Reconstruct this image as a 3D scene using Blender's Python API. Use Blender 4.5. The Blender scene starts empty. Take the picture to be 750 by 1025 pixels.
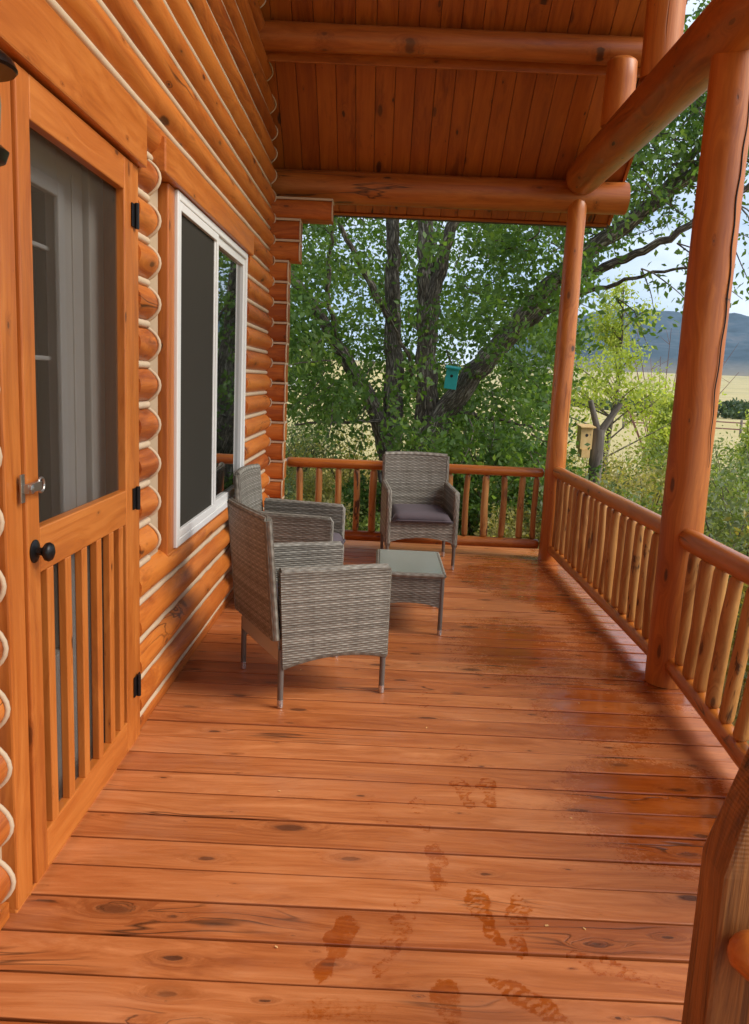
import bpy, math, random
import numpy as np
from mathutils import Vector, Matrix, noise
random.seed(7); RNG = np.random.default_rng(7)
S = bpy.context.scene
COL = S.collection
PI = math.pi
V = Vector

# ------------------------------------------------------------------ helpers
class MB:
    """collects shapes; every vertex carries a grain coordinate (gco, metres, x along the grain) and a tint number (rnd)"""
    def __init__(s): s.v=[]; s.f=[]; s.g=[]; s.r=[]; s.w=[]
    def add(s, verts, faces, gco, rnd=None, wet=None):
        b=len(s.v); s.v.extend([tuple(v) for v in verts]); s.f.extend([tuple(b+i for i in f) for f in faces])
        off=(random.uniform(0,60),random.uniform(0,60),random.uniform(0,60))
        s.g.extend([(g[0]+off[0],g[1]+off[1],g[2]+off[2]) for g in gco])
        r=random.random() if rnd is None else rnd
        s.r.extend([r]*len(verts)); s.w.extend(wet if wet is not None else [0.0]*len(verts))
    def box(s, lo, hi, grain=None, rnd=None):
        lo=V(lo); hi=V(hi); d=hi-lo
        s.obox((lo+hi)/2, V((d.x,0,0))/2, V((0,d.y,0))/2, V((0,0,d.z))/2, grain, rnd)
    def obox(s, c, ax, ay, az, grain=None, rnd=None):
        c=V(c); L=[ax.length,ay.length,az.length]
        if grain is None: grain=L.index(max(L))
        oth=[i for i in range(3) if i!=grain]
        vs=[];gs=[]
        for i in (-1,1):
            for j in (-1,1):
                for k in (-1,1):
                    vs.append(c+ax*i+ay*j+az*k)
                    q=[i*L[0],j*L[1],k*L[2]]
                    gs.append((q[grain],q[oth[0]],q[oth[1]]))
        f=[(0,1,3,2),(4,6,7,5),(0,4,5,1),(2,3,7,6),(0,2,6,4),(1,5,7,3)]
        if ax.cross(ay).dot(az)<0: f=[t[::-1] for t in f]
        s.add(vs,f,gs,rnd)
    def log(s, p0, p1, r0, r1=None, seg=20, step=.12, wob=.02, rnd_end=(0,0), bow=0., rnd=None, freq=2.0, flat=1.0):
        p0=V(p0); p1=V(p1); r1=r0 if r1 is None else r1
        d=p1-p0; L=d.length; d.normalize()
        up=V((0,0,1)) if abs(d.z)<.9 else V((1,0,0))
        a=d.cross(up).normalized(); b=d.cross(a).normalized()
        n=max(2,int(L/step)); ts=[(i/n*L, 1.0) for i in range(n+1)]
        def endring(e, first):
            out=[]
            for q in (0,.12,.3,.55,.8):
                ang=q*PI/2
                out.append((e*(1-math.sin(ang)) , math.cos(ang)))
            return out
        rings=[]
        e0,e1=rnd_end
        if e0>0:
            for q in (.95,.8,.6,.35,.15): rings.append((e0*(1-math.sin(q*PI/2)), math.cos(q*PI/2)))
        for t,m in ts:
            if t>=e0 and t<=L-e1: rings.append((t,1.0))
        if not e0 and rings[0][0]>0: rings.insert(0,(0,1.0))
        if e1>0:
            for q in (.15,.35,.6,.8,.95): rings.append((L-e1*(1-math.sin(q*PI/2)), math.cos(q*PI/2)))
        sd=random.uniform(0,100)
        vs=[];gs=[];fs=[]
        bx=random.uniform(-1,1)*bow; by=random.uniform(-1,1)*bow
        for t,m in rings:
            r=(r0+(r1-r0)*t/L)*m
            bw=math.sin(PI*t/L)
            for k in range(seg):
                an=2*PI*k/seg
                w=1+wob*noise.noise(V((t*freq+sd,math.cos(an)*1.3,math.sin(an)*1.3)))*2
                x=math.cos(an)*r*w; y=math.sin(an)*r*w*flat
                vs.append(p0+d*t+a*(x+bx*bw)+b*(y+by*bw)); gs.append((t,x,y))
        N=len(rings)
        for i in range(N-1):
            for k in range(seg):
                k2=(k+1)%seg
                fs.append((i*seg+k,i*seg+k2,(i+1)*seg+k2,(i+1)*seg+k))
        vs.append(p0+d*(0)); gs.append((0,0,0)); c=len(vs)-1
        for k in range(seg): fs.append((c,(k+1)%seg,k))
        vs.append(p0+d*L); gs.append((L,0,0)); c=len(vs)-1
        for k in range(seg): fs.append((c,(N-1)*seg+k,(N-1)*seg+(k+1)%seg))
        s.add(vs,fs,gs,rnd)
    def tube(s, pts, rad, seg=8, rnd=None):
        pts=[V(p) for p in pts]; n=len(pts)
        if not hasattr(rad,'__len__'): rad=[rad]*n
        vs=[];gs=[];fs=[];t=0; a=None
        for i,p in enumerate(pts):
            d=(pts[min(i+1,n-1)]-pts[max(i-1,0)]).normalized()
            if a is None:
                up=V((0,0,1)) if abs(d.z)<.9 else V((1,0,0)); a=d.cross(up).normalized()
            else: a=(a-d*a.dot(d)).normalized()
            b=d.cross(a)
            if i: t+=(p-pts[i-1]).length
            for k in range(seg):
                an=2*PI*k/seg; x=math.cos(an)*rad[i]; y=math.sin(an)*rad[i]
                vs.append(p+a*x+b*y); gs.append((t,x,y))
        for i in range(n-1):
            for k in range(seg):
                k2=(k+1)%seg; fs.append((i*seg+k,i*seg+k2,(i+1)*seg+k2,(i+1)*seg+k))
        fs.append(tuple(range(seg))[::-1]); fs.append(tuple((n-1)*seg+k for k in range(seg)))
        s.add(vs,fs,gs,rnd)
    def lathe(s, c, axis, prof, seg=20, rnd=None):
        c=V(c); d=V(axis).normalized(); up=V((0,0,1)) if abs(d.z)<.9 else V((1,0,0))
        a=d.cross(up).normalized(); b=d.cross(a); vs=[];gs=[];fs=[]
        for h,r in prof:
            for k in range(seg):
                an=2*PI*k/seg; vs.append(c+d*h+a*math.cos(an)*r+b*math.sin(an)*r); gs.append((h,math.cos(an)*r,math.sin(an)*r))
        n=len(prof)
        for i in range(n-1):
            for k in range(seg):
                k2=(k+1)%seg; fs.append((i*seg+k,i*seg+k2,(i+1)*seg+k2,(i+1)*seg+k))
        fs.append(tuple(range(seg))[::-1]); fs.append(tuple((n-1)*seg+k for k in range(seg)))
        s.add(vs,fs,gs,rnd)
    def sheet(s, P, nu, nv, th, ul, vl, rows=False):
        """closed slab from the surface P(u,v); th = thickness vector or function"""
        vs=[];gs=[];fs=[]
        for side in (0,1):
            for i in range(nu+1):
                for j in range(nv+1):
                    u=i/nu; v=j/nv; t=th(u,v) if callable(th) else V(th)
                    vs.append(V(P(u,v))+t*side); gs.append((u*ul,P(u,v)[2] if rows else v*vl,side*.05))
        M=(nu+1)*(nv+1); q=lambda i,j,o:o*M+i*(nv+1)+j
        for i in range(nu):
            for j in range(nv):
                fs.append((q(i,j,0),q(i,j+1,0),q(i+1,j+1,0),q(i+1,j,0)))
                fs.append((q(i,j,1),q(i+1,j,1),q(i+1,j+1,1),q(i,j+1,1)))
        for i in range(nu):
            fs.append((q(i,0,0),q(i+1,0,0),q(i+1,0,1),q(i,0,1))); fs.append((q(i,nv,0),q(i,nv,1),q(i+1,nv,1),q(i+1,nv,0)))
        for j in range(nv):
            fs.append((q(0,j,0),q(0,j,1),q(0,j+1,1),q(0,j+1,0))); fs.append((q(nu,j,0),q(nu,j+1,0),q(nu,j+1,1),q(nu,j,1)))
        s.add(vs,fs,gs)
    def build(s, name, mat, parent=None, smooth=False, bevel=0, auto=None):
        me=bpy.data.meshes.new(name); me.from_pydata(s.v,[],s.f)
        me.materials.append(mat)
        at=me.attributes.new('gco','FLOAT_VECTOR','POINT'); at.data.foreach_set('vector',np.array(s.g,dtype=np.float32).ravel())
        at=me.attributes.new('rnd','FLOAT','POINT'); at.data.foreach_set('value',np.array(s.r,dtype=np.float32))
        if any(s.w):
            at=me.attributes.new('wet','FLOAT','POINT'); at.data.foreach_set('value',np.array(s.w,dtype=np.float32))
        o=bpy.data.objects.new(name,me); COL.objects.link(o)
        if smooth: me.polygons.foreach_set('use_smooth',[True]*len(me.polygons))
        if auto is not None: me.set_sharp_from_angle(angle=math.radians(auto))
        if bevel:
            m=o.modifiers.new('b','BEVEL'); m.width=bevel; m.segments=2; m.limit_method='ANGLE'; m.angle_limit=math.radians(50)
        if parent: o.parent=parent
        return o

def tag(o,label=None,cat=None,group=None,kind=None):
    if label: o['label']=label
    if cat: o['category']=cat
    if group: o['group']=group
    if kind: o['kind']=kind
    return o
def empty(name,label,cat,loc=(0,0,0),rz=0,group=None):
    o=bpy.data.objects.new(name,None); COL.objects.link(o); o.location=loc; o.rotation_euler=(0,0,rz)
    o.empty_display_size=.1
    return tag(o,label,cat,group)
def copy_tree(o,parent=None):
    c=o.copy(); COL.objects.link(c)
    if parent: c.parent=parent
    for ch in list(o.children): copy_tree(ch,c)
    return c

# ------------------------------------------------------------------ materials
class NT:
    def __init__(s,name):
        s.m=bpy.data.materials.new(name); s.m.use_nodes=True; s.t=s.m.node_tree; s.t.nodes.clear()
        s.out=s.n('ShaderNodeOutputMaterial')
    def n(s,ty,**kw):
        x=s.t.nodes.new(ty)
        for k,v in kw.items():
            if k.startswith('_'): setattr(x,k[1:],v)
            else:
                key=int(k[1:]) if k[0]=='i' and k[1:].isdigit() else k.replace('_',' ')
                if isinstance(v,bpy.types.NodeSocket): s.t.links.new(v,x.inputs[key])
                else: x.inputs[key].default_value=v
        return x
    def math(s,op,a,b=0.,c=0.,clamp=False):
        x=s.t.nodes.new('ShaderNodeMath'); x.operation=op; x.use_clamp=clamp
        for i,v in enumerate((a,b,c)):
            if isinstance(v,bpy.types.NodeSocket): s.t.links.new(v,x.inputs[i])
            else: x.inputs[i].default_value=v
        return x.outputs[0]
    def mix(s,f,a,b,mode='MIX'):
        x=s.t.nodes.new('ShaderNodeMix'); x.data_type='RGBA'; x.blend_type=mode
        for k,v in ((0,f),(6,a),(7,b)):
            if isinstance(v,bpy.types.NodeSocket): s.t.links.new(v,x.inputs[k])
            else: x.inputs[k].default_value=v if k==0 else (*v,1) if len(v)==3 else v
        return x.outputs[2]
    def mapv(s,v,sc):
        return s.n('ShaderNodeMapping',Vector=v,Scale=sc).outputs[0]
    def ramp(s,f,stops):
        x=s.n('ShaderNodeValToRGB',Fac=f); e=x.color_ramp.elements
        while len(e)<len(stops): e.new(.5)
        for q,(p,c) in zip(e,stops): q.position=p; q.color=(*c,1) if hasattr(c,'__len__') else (c,c,c,1)
        return x.outputs[0]
    def noise(s,v,sc,det=3,rough=.55,dist=0):
        return s.n('ShaderNodeTexNoise',Vector=v,Scale=sc,Detail=det,Roughness=rough,Distortion=dist).outputs[0]
    def finish(s,col,rough=.5,bump=None,bs=.3,bd=.002,spec=.5,coat=0,coatr=.1,metal=0,extra=None):
        b=s.n('ShaderNodeBsdfPrincipled')
        def st(k,v):
            if isinstance(v,bpy.types.NodeSocket): s.t.links.new(v,b.inputs[k])
            else: b.inputs[k].default_value=(*v,1) if hasattr(v,'__len__') and len(v)==3 else v
        st('Base Color',col); st('Roughness',rough); st('Specular IOR Level',spec); st('Coat Weight',coat); st('Coat Roughness',coatr); st('Metallic',metal)
        if bump is not None:
            bn=s.n('ShaderNodeBump',Height=bump,Strength=bs,Distance=bd); s.t.links.new(bn.outputs[0],b.inputs['Normal'])
        s.t.links.new(b.outputs[0],s.out.inputs[0]); s.b=b
        return s.m

def plain(name,col,rough=.5,metal=0,spec=.5,var=.12,scale=30):
    n=NT(name); tc=n.n('ShaderNodeTexCoord').outputs['Object']
    f=n.noise(tc,scale,3); c=n.mix(n.math('MULTIPLY',f,var*2),col,tuple(x*.45 for x in col))
    return n.finish(c,rough,f,.15,.001,spec,metal=metal)

def wood(name, light, mid, dark, knotc=(.035,.012,.006), rough=.42, grain=1.0, knots=.5, coat=.15, wetk=False, vary=.5, checks=0., bs=.35, streak=None, bark=0., saw=0.):
    n=NT(name)
    g=n.n('ShaderNodeAttribute',_attribute_name='gco').outputs['Vector']
    r=n.n('ShaderNodeAttribute',_attribute_name='rnd').outputs['Fac']
    oi=n.n('ShaderNodeObjectInfo').outputs['Random']
    # knots
    sg=n.n('ShaderNodeSeparateXYZ',Vector=g); kv=n.n('ShaderNodeCombineXYZ',X=n.math('MULTIPLY',sg.outputs[0],2.3),Y=n.math('MULTIPLY',n.math('ADD',sg.outputs[1],n.math('MULTIPLY',sg.outputs[2],.8)),6.),Z=0.).outputs[0]
    vk=n.n('ShaderNodeTexVoronoi',_voronoi_dimensions='2D',Vector=kv,Scale=1.0,_feature='F1'); kd=vk.outputs['Distance']
    sel=n.n('ShaderNodeSeparateColor',Color=vk.outputs['Color'])
    ksz=n.math('MULTIPLY',n.math('MULTIPLY',sel.outputs[0],sel.outputs[1]),.26*knots+.0001)
    kd=n.math('ADD',kd,n.math('MULTIPLY',n.math('SUBTRACT',n.noise(n.mapv(g,(18,50,50)),1.,3,.7),.5),.09)); kn=n.math('SUBTRACT',1.,n.math('DIVIDE',kd,n.math('ADD',ksz,.004)),clamp=True)       # 1 in the knot's heart
    halo=n.math('SUBTRACT',1.,n.math('DIVIDE',kd,n.math('ADD',n.math('MULTIPLY',ksz,3.6),.03)),clamp=True)
    # grain: stretched noise bent round the knots
    warp=n.noise(n.mapv(g,(.8,3,3)),1.0,2)
    disp=n.math('ADD',n.math('MULTIPLY',warp,.30),n.math('MULTIPLY',n.math('POWER',halo,2.),.12*min(1,knots*2)))
    cx=n.n('ShaderNodeCombineXYZ',X=0.,Y=disp,Z=disp).outputs[0]
    g2=n.n('ShaderNodeVectorMath',_operation='ADD',i0=g,i1=cx).outputs[0]
    f1=n.noise(n.mapv(g2,(1.1*grain,26*grain,26*grain)),1.0,3,.6)
    f2=n.noise(n.mapv(g2,(4*grain,110*grain,110*grain)),1.0,3,.65)
    big=n.noise(n.mapv(g,(1.3,4,4)),1.0,3,.5)
    ff=n.math('ADD',n.math('ADD',n.math('MULTIPLY',f1,.60),n.math('MULTIPLY',f2,.34)),n.math('MULTIPLY',big,.26))
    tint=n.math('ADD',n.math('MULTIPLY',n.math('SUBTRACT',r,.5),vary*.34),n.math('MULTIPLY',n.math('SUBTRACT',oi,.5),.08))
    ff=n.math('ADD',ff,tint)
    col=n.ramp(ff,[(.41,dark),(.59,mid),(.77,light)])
    hue=n.noise(n.mapv(g,(.9,2.2,2.2)),2.1,2)
    col=n.mix(n.math('MULTIPLY',n.math('SUBTRACT',hue,.45),1.1,clamp=True),col,tuple(x*y for x,y in zip(mid,(.92,.74,.62))))
    if streak:
        sk=n.noise(n.mapv(g,(1.6,9,9)),1.0,4,.7); sk=n.math('MULTIPLY',n.math('SUBTRACT',sk,.56),7.,clamp=True)
        col=n.mix(n.math('MULTIPLY',sk,.8),col,streak)
    col=n.mix(n.math('MULTIPLY',n.math('POWER',halo,1.5),.38),col,tuple(x*.5 for x in dark))
    ktone=n.math('ADD',.45,n.math('MULTIPLY',sel.outputs[2],.5)); col=n.mix(n.math('MULTIPLY',n.math('MULTIPLY',kn,2.6,clamp=True),ktone),col,knotc)
    # weathering specks
    sp=n.noise(n.mapv(g,(30,60,60)),1.0,4,.7); sp=n.math('MULTIPLY',n.math('SUBTRACT',sp,.66),9.,clamp=True)
    col=n.mix(n.math('MULTIPLY',sp,.45),col,tuple(x*.35 for x in dark))
    h=n.math('SUBTRACT',n.math('ADD',n.math('MULTIPLY',f1,.6),n.math('MULTIPLY',f2,.45)),n.math('MULTIPLY',kn,.5))
    if checks:
        ck=n.noise(n.mapv(g2,(.55,14,14)),1.0,2,.5,0.)
        ck=n.math('SUBTRACT',1.,n.math('MULTIPLY',n.math('ABSOLUTE',n.math('SUBTRACT',ck,.5)),38.),clamp=True)
        ms=n.noise(n.mapv(g,(.7,3.,3.)),1.3,1); ms=n.math('MULTIPLY',n.math('SUBTRACT',ms,.62-.1*checks),12.,clamp=True)
        ck=n.math('MULTIPLY',ck,ms)
        col=n.mix(n.math('MULTIPLY',ck,.85),col,(.02,.007,.003))
        h=n.math('SUBTRACT',h,n.math('MULTIPLY',ck,1.6))
    if bark:
        bk=n.noise(n.mapv(g,(4.5,16,16)),1.0,4,.65,.4); bk=n.math('MULTIPLY',n.math('SUBTRACT',n.math('ADD',bk,n.math('MULTIPLY',n.math('SUBTRACT',r,.5),.22)),.62-.08*bark),14.,clamp=True)
        col=n.mix(n.math('MULTIPLY',bk,.9),col,(.045,.016,.008)); h=n.math('ADD',h,n.math('MULTIPLY',bk,.7))
    if saw:
        wv=n.n('ShaderNodeTexWave',Vector=n.mapv(g,(1,.25,.25)),Scale=38.*saw,Distortion=2.5,Detail=3).outputs[1]; wv=n.math('MULTIPLY',wv,n.n('ShaderNodeAttribute',_attribute_name='wet').outputs['Fac'])
        h=n.math('ADD',h,n.math('MULTIPLY',wv,.5)); col=n.mix(n.math('MULTIPLY',wv,.22),col,tuple(x*.5 for x in dark))
    rg=n.math('ADD',rough,n.math('MULTIPLY',n.math('SUBTRACT',f1,.5),.25))
    if wetk:
        w=n.n('ShaderNodeAttribute',_attribute_name='wet').outputs['Fac']
        geo=n.n('ShaderNodeNewGeometry').outputs['Position']
        br=n.noise(n.mapv(geo,(70,80,30)),1.0,3,.75); br2=n.noise(n.mapv(geo,(9,14,5)),1.0,4,.7)
        wm=n.math('MULTIPLY',n.math('SUBTRACT',n.math('ADD',n.math('MULTIPLY',w,1.),n.math('ADD',n.math('MULTIPLY',br,.55),n.math('MULTIPLY',br2,.75))),1.02),4.2,clamp=True)
        wetc=n.mix(1.,col,(.74,.48,.15),'MULTIPLY')
        col=n.mix(n.math('MULTIPLY',wm,.92),col,wetc)
        rg=n.math('MULTIPLY',rg,n.math('SUBTRACT',1.,n.math('MULTIPLY',wm,.68)))
        h=n.math('MULTIPLY',h,n.math('SUBTRACT',1.,n.math('MULTIPLY',wm,.4)))
        dust=n.noise(n.mapv(geo,(2.2,3.5,1)),1.0,5,.7)
        col=n.mix(n.math('MULTIPLY',n.math('SUBTRACT',dust,.5),.8,clamp=True),col,(.52,.30,.20))
    return n.finish(col,rg,h,bs,.0035,.5,coat,.25)

M={}
M['deck']=wood('deck_wood',(.64,.243,.085),(.50,.162,.046),(.33,.088,.021),knotc=(.085,.026,.010),rough=.42,knots=.62,streak=(.38,.11,.025),coat=.12,wetk=True,vary=.52,checks=.35)
M['log']=wood('wall_log_wood',(.64,.200,.030),(.50,.132,.017),(.30,.062,.007),streak=(.27,.055,.007),rough=.46,knots=.75,vary=.9,checks=.25,bs=.3)
M['trim']=wood('trim_wood',(.63,.212,.040),(.51,.148,.023),(.34,.082,.012),rough=.38,knots=.32,grain=.8,vary=.35,bs=.2)
M['post']=wood('post_wood',(.60,.205,.034),(.49,.145,.020),(.31,.075,.009),rough=.48,knots=.5,grain=.9,checks=0.05,vary=.25,coat=.1,bs=.5,streak=(.36,.095,.012))
M['postfar']=wood('scarred_post_wood',(.60,.205,.034),(.49,.145,.020),(.31,.075,.009),rough=.42,knots=1.2,grain=.9,checks=.7,vary=.2,coat=.2,bs=.5,streak=(.30,.08,.016),bark=.15)
M['shaded_beam']=wood('shaded_beam_wood',(.50,.155,.026),(.39,.105,.015),(.24,.055,.007),rough=.42,knots=.5,grain=.8,checks=.5,vary=.25,streak=(.22,.05,.010))  # darker than the post wood: under-roof shade put into the beam colour
M['rail']=wood('rail_wood',(.58,.195,.032),(.47,.138,.018),(.29,.072,.008),rough=.36,knots=.6,grain=.8,checks=.3,vary=.3,coat=.3)
M['balu']=wood('baluster_wood',(.56,.28,.085),(.44,.19,.048),(.24,.075,.014),rough=.48,knots=.75,grain=1.1,vary=.5,bark=-.5,coat=.1,bs=.5)
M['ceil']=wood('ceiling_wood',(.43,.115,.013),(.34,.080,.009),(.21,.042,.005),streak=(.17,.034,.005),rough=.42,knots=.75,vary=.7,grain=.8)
M['timber']=wood('newel_wood',(.42,.19,.05),(.27,.105,.025),(.085,.03,.009),rough=.55,knots=.5,grain=1.3,checks=1.3,saw=1.,vary=.3,coat=.05,bs=.8,streak=(.07,.025,.008))
M['pine']=wood('bare_pine',(.80,.55,.24),(.72,.46,.18),(.55,.32,.11),rough=.6,knots=.3,coat=0)
M['bark']=wood('bark',(.30,.235,.18),(.16,.115,.085),(.05,.035,.026),rough=.9,knots=.1,grain=1.6,checks=1.2,coat=0,bs=1.,vary=.4)
def barkmat():
    n=NT('furrowed_bark'); g=n.n('ShaderNodeAttribute',_attribute_name='gco').outputs['Vector']
    w=n.noise(n.mapv(g,(3,6,6)),1.,3); cx=n.n('ShaderNodeCombineXYZ',X=0.,Y=n.math('MULTIPLY',w,.06),Z=n.math('MULTIPLY',w,.06)).outputs[0]
    g2=n.n('ShaderNodeVectorMath',_operation='ADD',i0=g,i1=cx).outputs[0]
    a=n.noise(n.mapv(g2,(5,34,34)),1.,4,.6); a=n.math('SUBTRACT',1.,n.math('MULTIPLY',n.math('ABSOLUTE',n.math('SUBTRACT',a,.5)),6.),clamp=True)
    b=n.noise(n.mapv(g,(30,60,60)),1.,4,.7); big=n.noise(n.mapv(g,(1.5,4,4)),1.,3)
    f=n.math('ADD',n.math('ADD',n.math('MULTIPLY',n.math('SUBTRACT',1.,a),.5),n.math('MULTIPLY',b,.3)),n.math('MULTIPLY',big,.35))
    c=n.ramp(f,[(.26,(.045,.036,.03)),(.55,(.20,.165,.138)),(.82,(.48,.42,.36))])
    return n.finish(c,.95,f,1.,.03,.2)
M['bark']=barkmat()
M['greypost']=wood('weathered_post',(.30,.26,.22),(.20,.17,.145),(.10,.08,.07),rough=.85,knots=.3,checks=1.,coat=0,bs=.8)
M['chink']=plain('chinking',(.66,.50,.33),.75,var=.22,scale=14)
M['chinkdark']=plain('sealant',(.56,.41,.26),.6,var=.2,scale=9)
M['vinyl']=plain('white_vinyl',(.80,.79,.76),.35,var=.03)
M['bronze']=plain('oil_bronze',(.022,.015,.012),.32,.6)
M['blackmetal']=plain('black_metal',(.012,.011,.011),.4,.4)
M['steel']=plain('steel',(.45,.43,.40),.3,.9)
M['greypaint']=plain('grey_door_paint',(.78,.75,.70),.5,var=.05,scale=5)
M['darkvoid']=plain('dark_interior',(.02,.018,.016),.8)
M['legmetal']=plain('leg_metal',(.17,.15,.13),.45,.3)
M['foot']=plain('foot_metal',(.62,.60,.58),.25,.8)
M['turq']=plain('turquoise_paint',(.03,.50,.52),.5,var=.25,scale=20)
M['shingle']=plain('roof_shingle',(.10,.09,.08),.9,var=.4,scale=12)
M['whitewall']=plain('white_siding',(.75,.75,.74),.7)

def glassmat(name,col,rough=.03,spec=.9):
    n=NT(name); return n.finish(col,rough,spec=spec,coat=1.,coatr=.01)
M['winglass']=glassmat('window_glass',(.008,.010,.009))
def tableglass():
    n=NT('frosted_glass'); tc=n.n('ShaderNodeTexCoord').outputs['Object']
    f=n.noise(tc,60,2); return n.finish((.30,.33,.29),.22,f,.25,.0008,.6,.6,.12)
M['tglass']=tableglass()
def screenmat(name,col,op):
    n=NT(name); b=n.n('ShaderNodeBsdfDiffuse',Color=(*col,1)); t=n.n('ShaderNodeBsdfTransparent')
    lw=n.n('ShaderNodeLayerWeight',Blend=.35).outputs['Facing']
    g=n.n('ShaderNodeAttribute',_attribute_name='gco').outputs['Vector']
    w=n.noise(n.mapv(g,(3,3,3)),1.,3)
    f=n.math('ADD',n.math('ADD',op,n.math('MULTIPLY',lw,.10)),n.math('MULTIPLY',n.math('SUBTRACT',w,.5),.06),clamp=True)
    m=n.n('ShaderNodeMixShader',i0=f,i1=t.outputs[0],i2=b.outputs[0]); n.t.links.new(m.outputs[0],n.out.inputs[0]); return n.m
M['screen']=screenmat('insect_screen',(.07,.055,.04),.32)
M['wscreen']=screenmat('window_screen',(.050,.046,.038),.86)

def wicker():
    n=NT('grey_wicker'); g=n.n('ShaderNodeAttribute',_attribute_name='gco').outputs['Vector']
    s=n.n('ShaderNodeSeparateXYZ',Vector=g); u,v=s.outputs[0],s.outputs[1]
    wob=n.noise(n.mapv(g,(14,14,1)),1.,2)
    v=n.math('ADD',v,n.math('MULTIPLY',wob,.0012))
    row=n.math('DIVIDE',v,.0105); ri=n.math('FLOOR',row); rf=n.math('FRACT',row)
    ph=n.math('MULTIPLY',n.math('MODULO',ri,2.),.5)
    uu=n.math('FRACT',n.math('ADD',n.math('DIVIDE',u,.052),ph))
    strand=n.math('SUBTRACT',1.,n.math('POWER',n.math('ABSOLUTE',n.math('SUBTRACT',n.math('MULTIPLY',rf,2.),1.)),2.6))
    over=n.math('ADD',.5,n.math('MULTIPLY',n.math('COSINE',n.math('MULTIPLY',uu,2*PI)),.5))
    h=n.math('MULTIPLY',strand,n.math('ADD',.35,n.math('MULTIPLY',over,.65)))
    rnd=n.n('ShaderNodeTexWhiteNoise',_noise_dimensions='1D',W=ri).outputs[0]
    fib=n.noise(n.mapv(g,(25,420,1)),1.,3,.6)
    big=n.noise(n.mapv(g,(22,3,1)),1.,3,.7)
    f=n.math('ADD',n.math('ADD',n.math('MULTIPLY',fib,.55),n.math('MULTIPLY',rnd,.3)),n.math('MULTIPLY',big,.42))
    c=n.ramp(f,[(.38,(.115,.100,.078)),(.62,(.235,.212,.172)),(.86,(.38,.355,.30))])
    hole=n.math('SUBTRACT',1.,n.math('MULTIPLY',h,4.),clamp=True)
    c=n.mix(n.math('MULTIPLY',hole,.7),c,(.03,.024,.018))
    under=n.math('MULTIPLY',n.math('SUBTRACT',1.,over),.34)
    c=n.mix(under,c,(.06,.047,.034))
    return n.finish(c,.5,h,.9,.004,.4)
M['wicker']=wicker()
def cloth(name,col):
    n=NT(name); tc=n.n('ShaderNodeTexCoord').outputs['Object']
    f=n.noise(n.mapv(tc,(260,260,260)),1.,2); b=n.noise(tc,7,2)
    c=n.mix(n.math('MULTIPLY',f,.5),col,tuple(x*.55 for x in col))
    return n.finish(c,.9,n.math('ADD',n.math('MULTIPLY',f,.1),b),.4,.01,.2)
M['cushion']=cloth('plum_grey_fabric',(.125,.102,.115))
M['liner']=cloth('beige_liner',(.50,.44,.34))

def leafmat(name,c1,c2,c3,tr=.35):
    n=NT(name); r=n.n('ShaderNodeAttribute',_attribute_name='rnd').outputs['Fac']
    col=n.ramp(r,[(0.,c1),(.5,c2),(1.,c3)])
    d=n.n('ShaderNodeBsdfPrincipled',Base_Color=col,Roughness=.45); d.inputs['Specular IOR Level'].default_value=.35
    tcol=n.mix(1.,col,(1.5,1.5,.5),'MULTIPLY')
    t=n.n('ShaderNodeBsdfTranslucent',Color=tcol)
    m=n.n('ShaderNodeMixShader',i0=tr,i1=d.outputs[0],i2=t.outputs[0]); n.t.links.new(m.outputs[0],n.out.inputs[0]); return n.m
M['leaf']=leafmat('tree_leaf',(.06,.12,.032),(.12,.215,.06),(.24,.34,.12),.5)
M['leafy']=leafmat('yellow_green_leaf',(.20,.28,.05),(.38,.45,.10),(.58,.60,.22),.5)
M['sage']=leafmat('sage_leaf',(.11,.155,.075),(.21,.26,.13),(.38,.42,.24),.4)
M['straw']=leafmat('straw_leaf',(.22,.22,.08),(.40,.36,.14),(.60,.52,.24),.45)
M['bushg']=leafmat('bush_leaf',(.09,.14,.035),(.19,.26,.07),(.34,.40,.14),.45)
M['far']=leafmat('far_leaf',(.045,.075,.035),(.08,.12,.05),(.13,.17,.07),.2)
M['red']=plain('reddish_twig',(.22,.10,.08),.8)

# ------------------------------------------------------------------ camera
f_px,pitch,yaw,roll,CZ=817.43,math.radians(9.697),math.radians(-.2113),math.radians(2.5965),1.4
cp,sp=math.cos(pitch),math.sin(pitch); cy_,sy_=math.cos(yaw),math.sin(yaw)
fw=V((sy_*cp,cy_*cp,-sp)); rt=V((cy_,-sy_,0)); up=rt.cross(fw)
r2=math.cos(roll)*rt+math.sin(roll)*up; u2=-math.sin(roll)*rt+math.cos(roll)*up
cam=bpy.data.cameras.new('camera'); co=bpy.data.objects.new('camera',cam); COL.objects.link(co)
mm=Matrix((( r2.x,u2.x,-fw.x,0),(r2.y,u2.y,-fw.y,0),(r2.z,u2.z,-fw.z,CZ),(0,0,0,1))); co.matrix_world=mm
cam.sensor_fit='HORIZONTAL'; cam.sensor_width=36; cam.lens=36*f_px/750
cam.shift_y=(520-512.5)/750; cam.clip_start=.05; cam.clip_end=40000
S.camera=co

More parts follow.
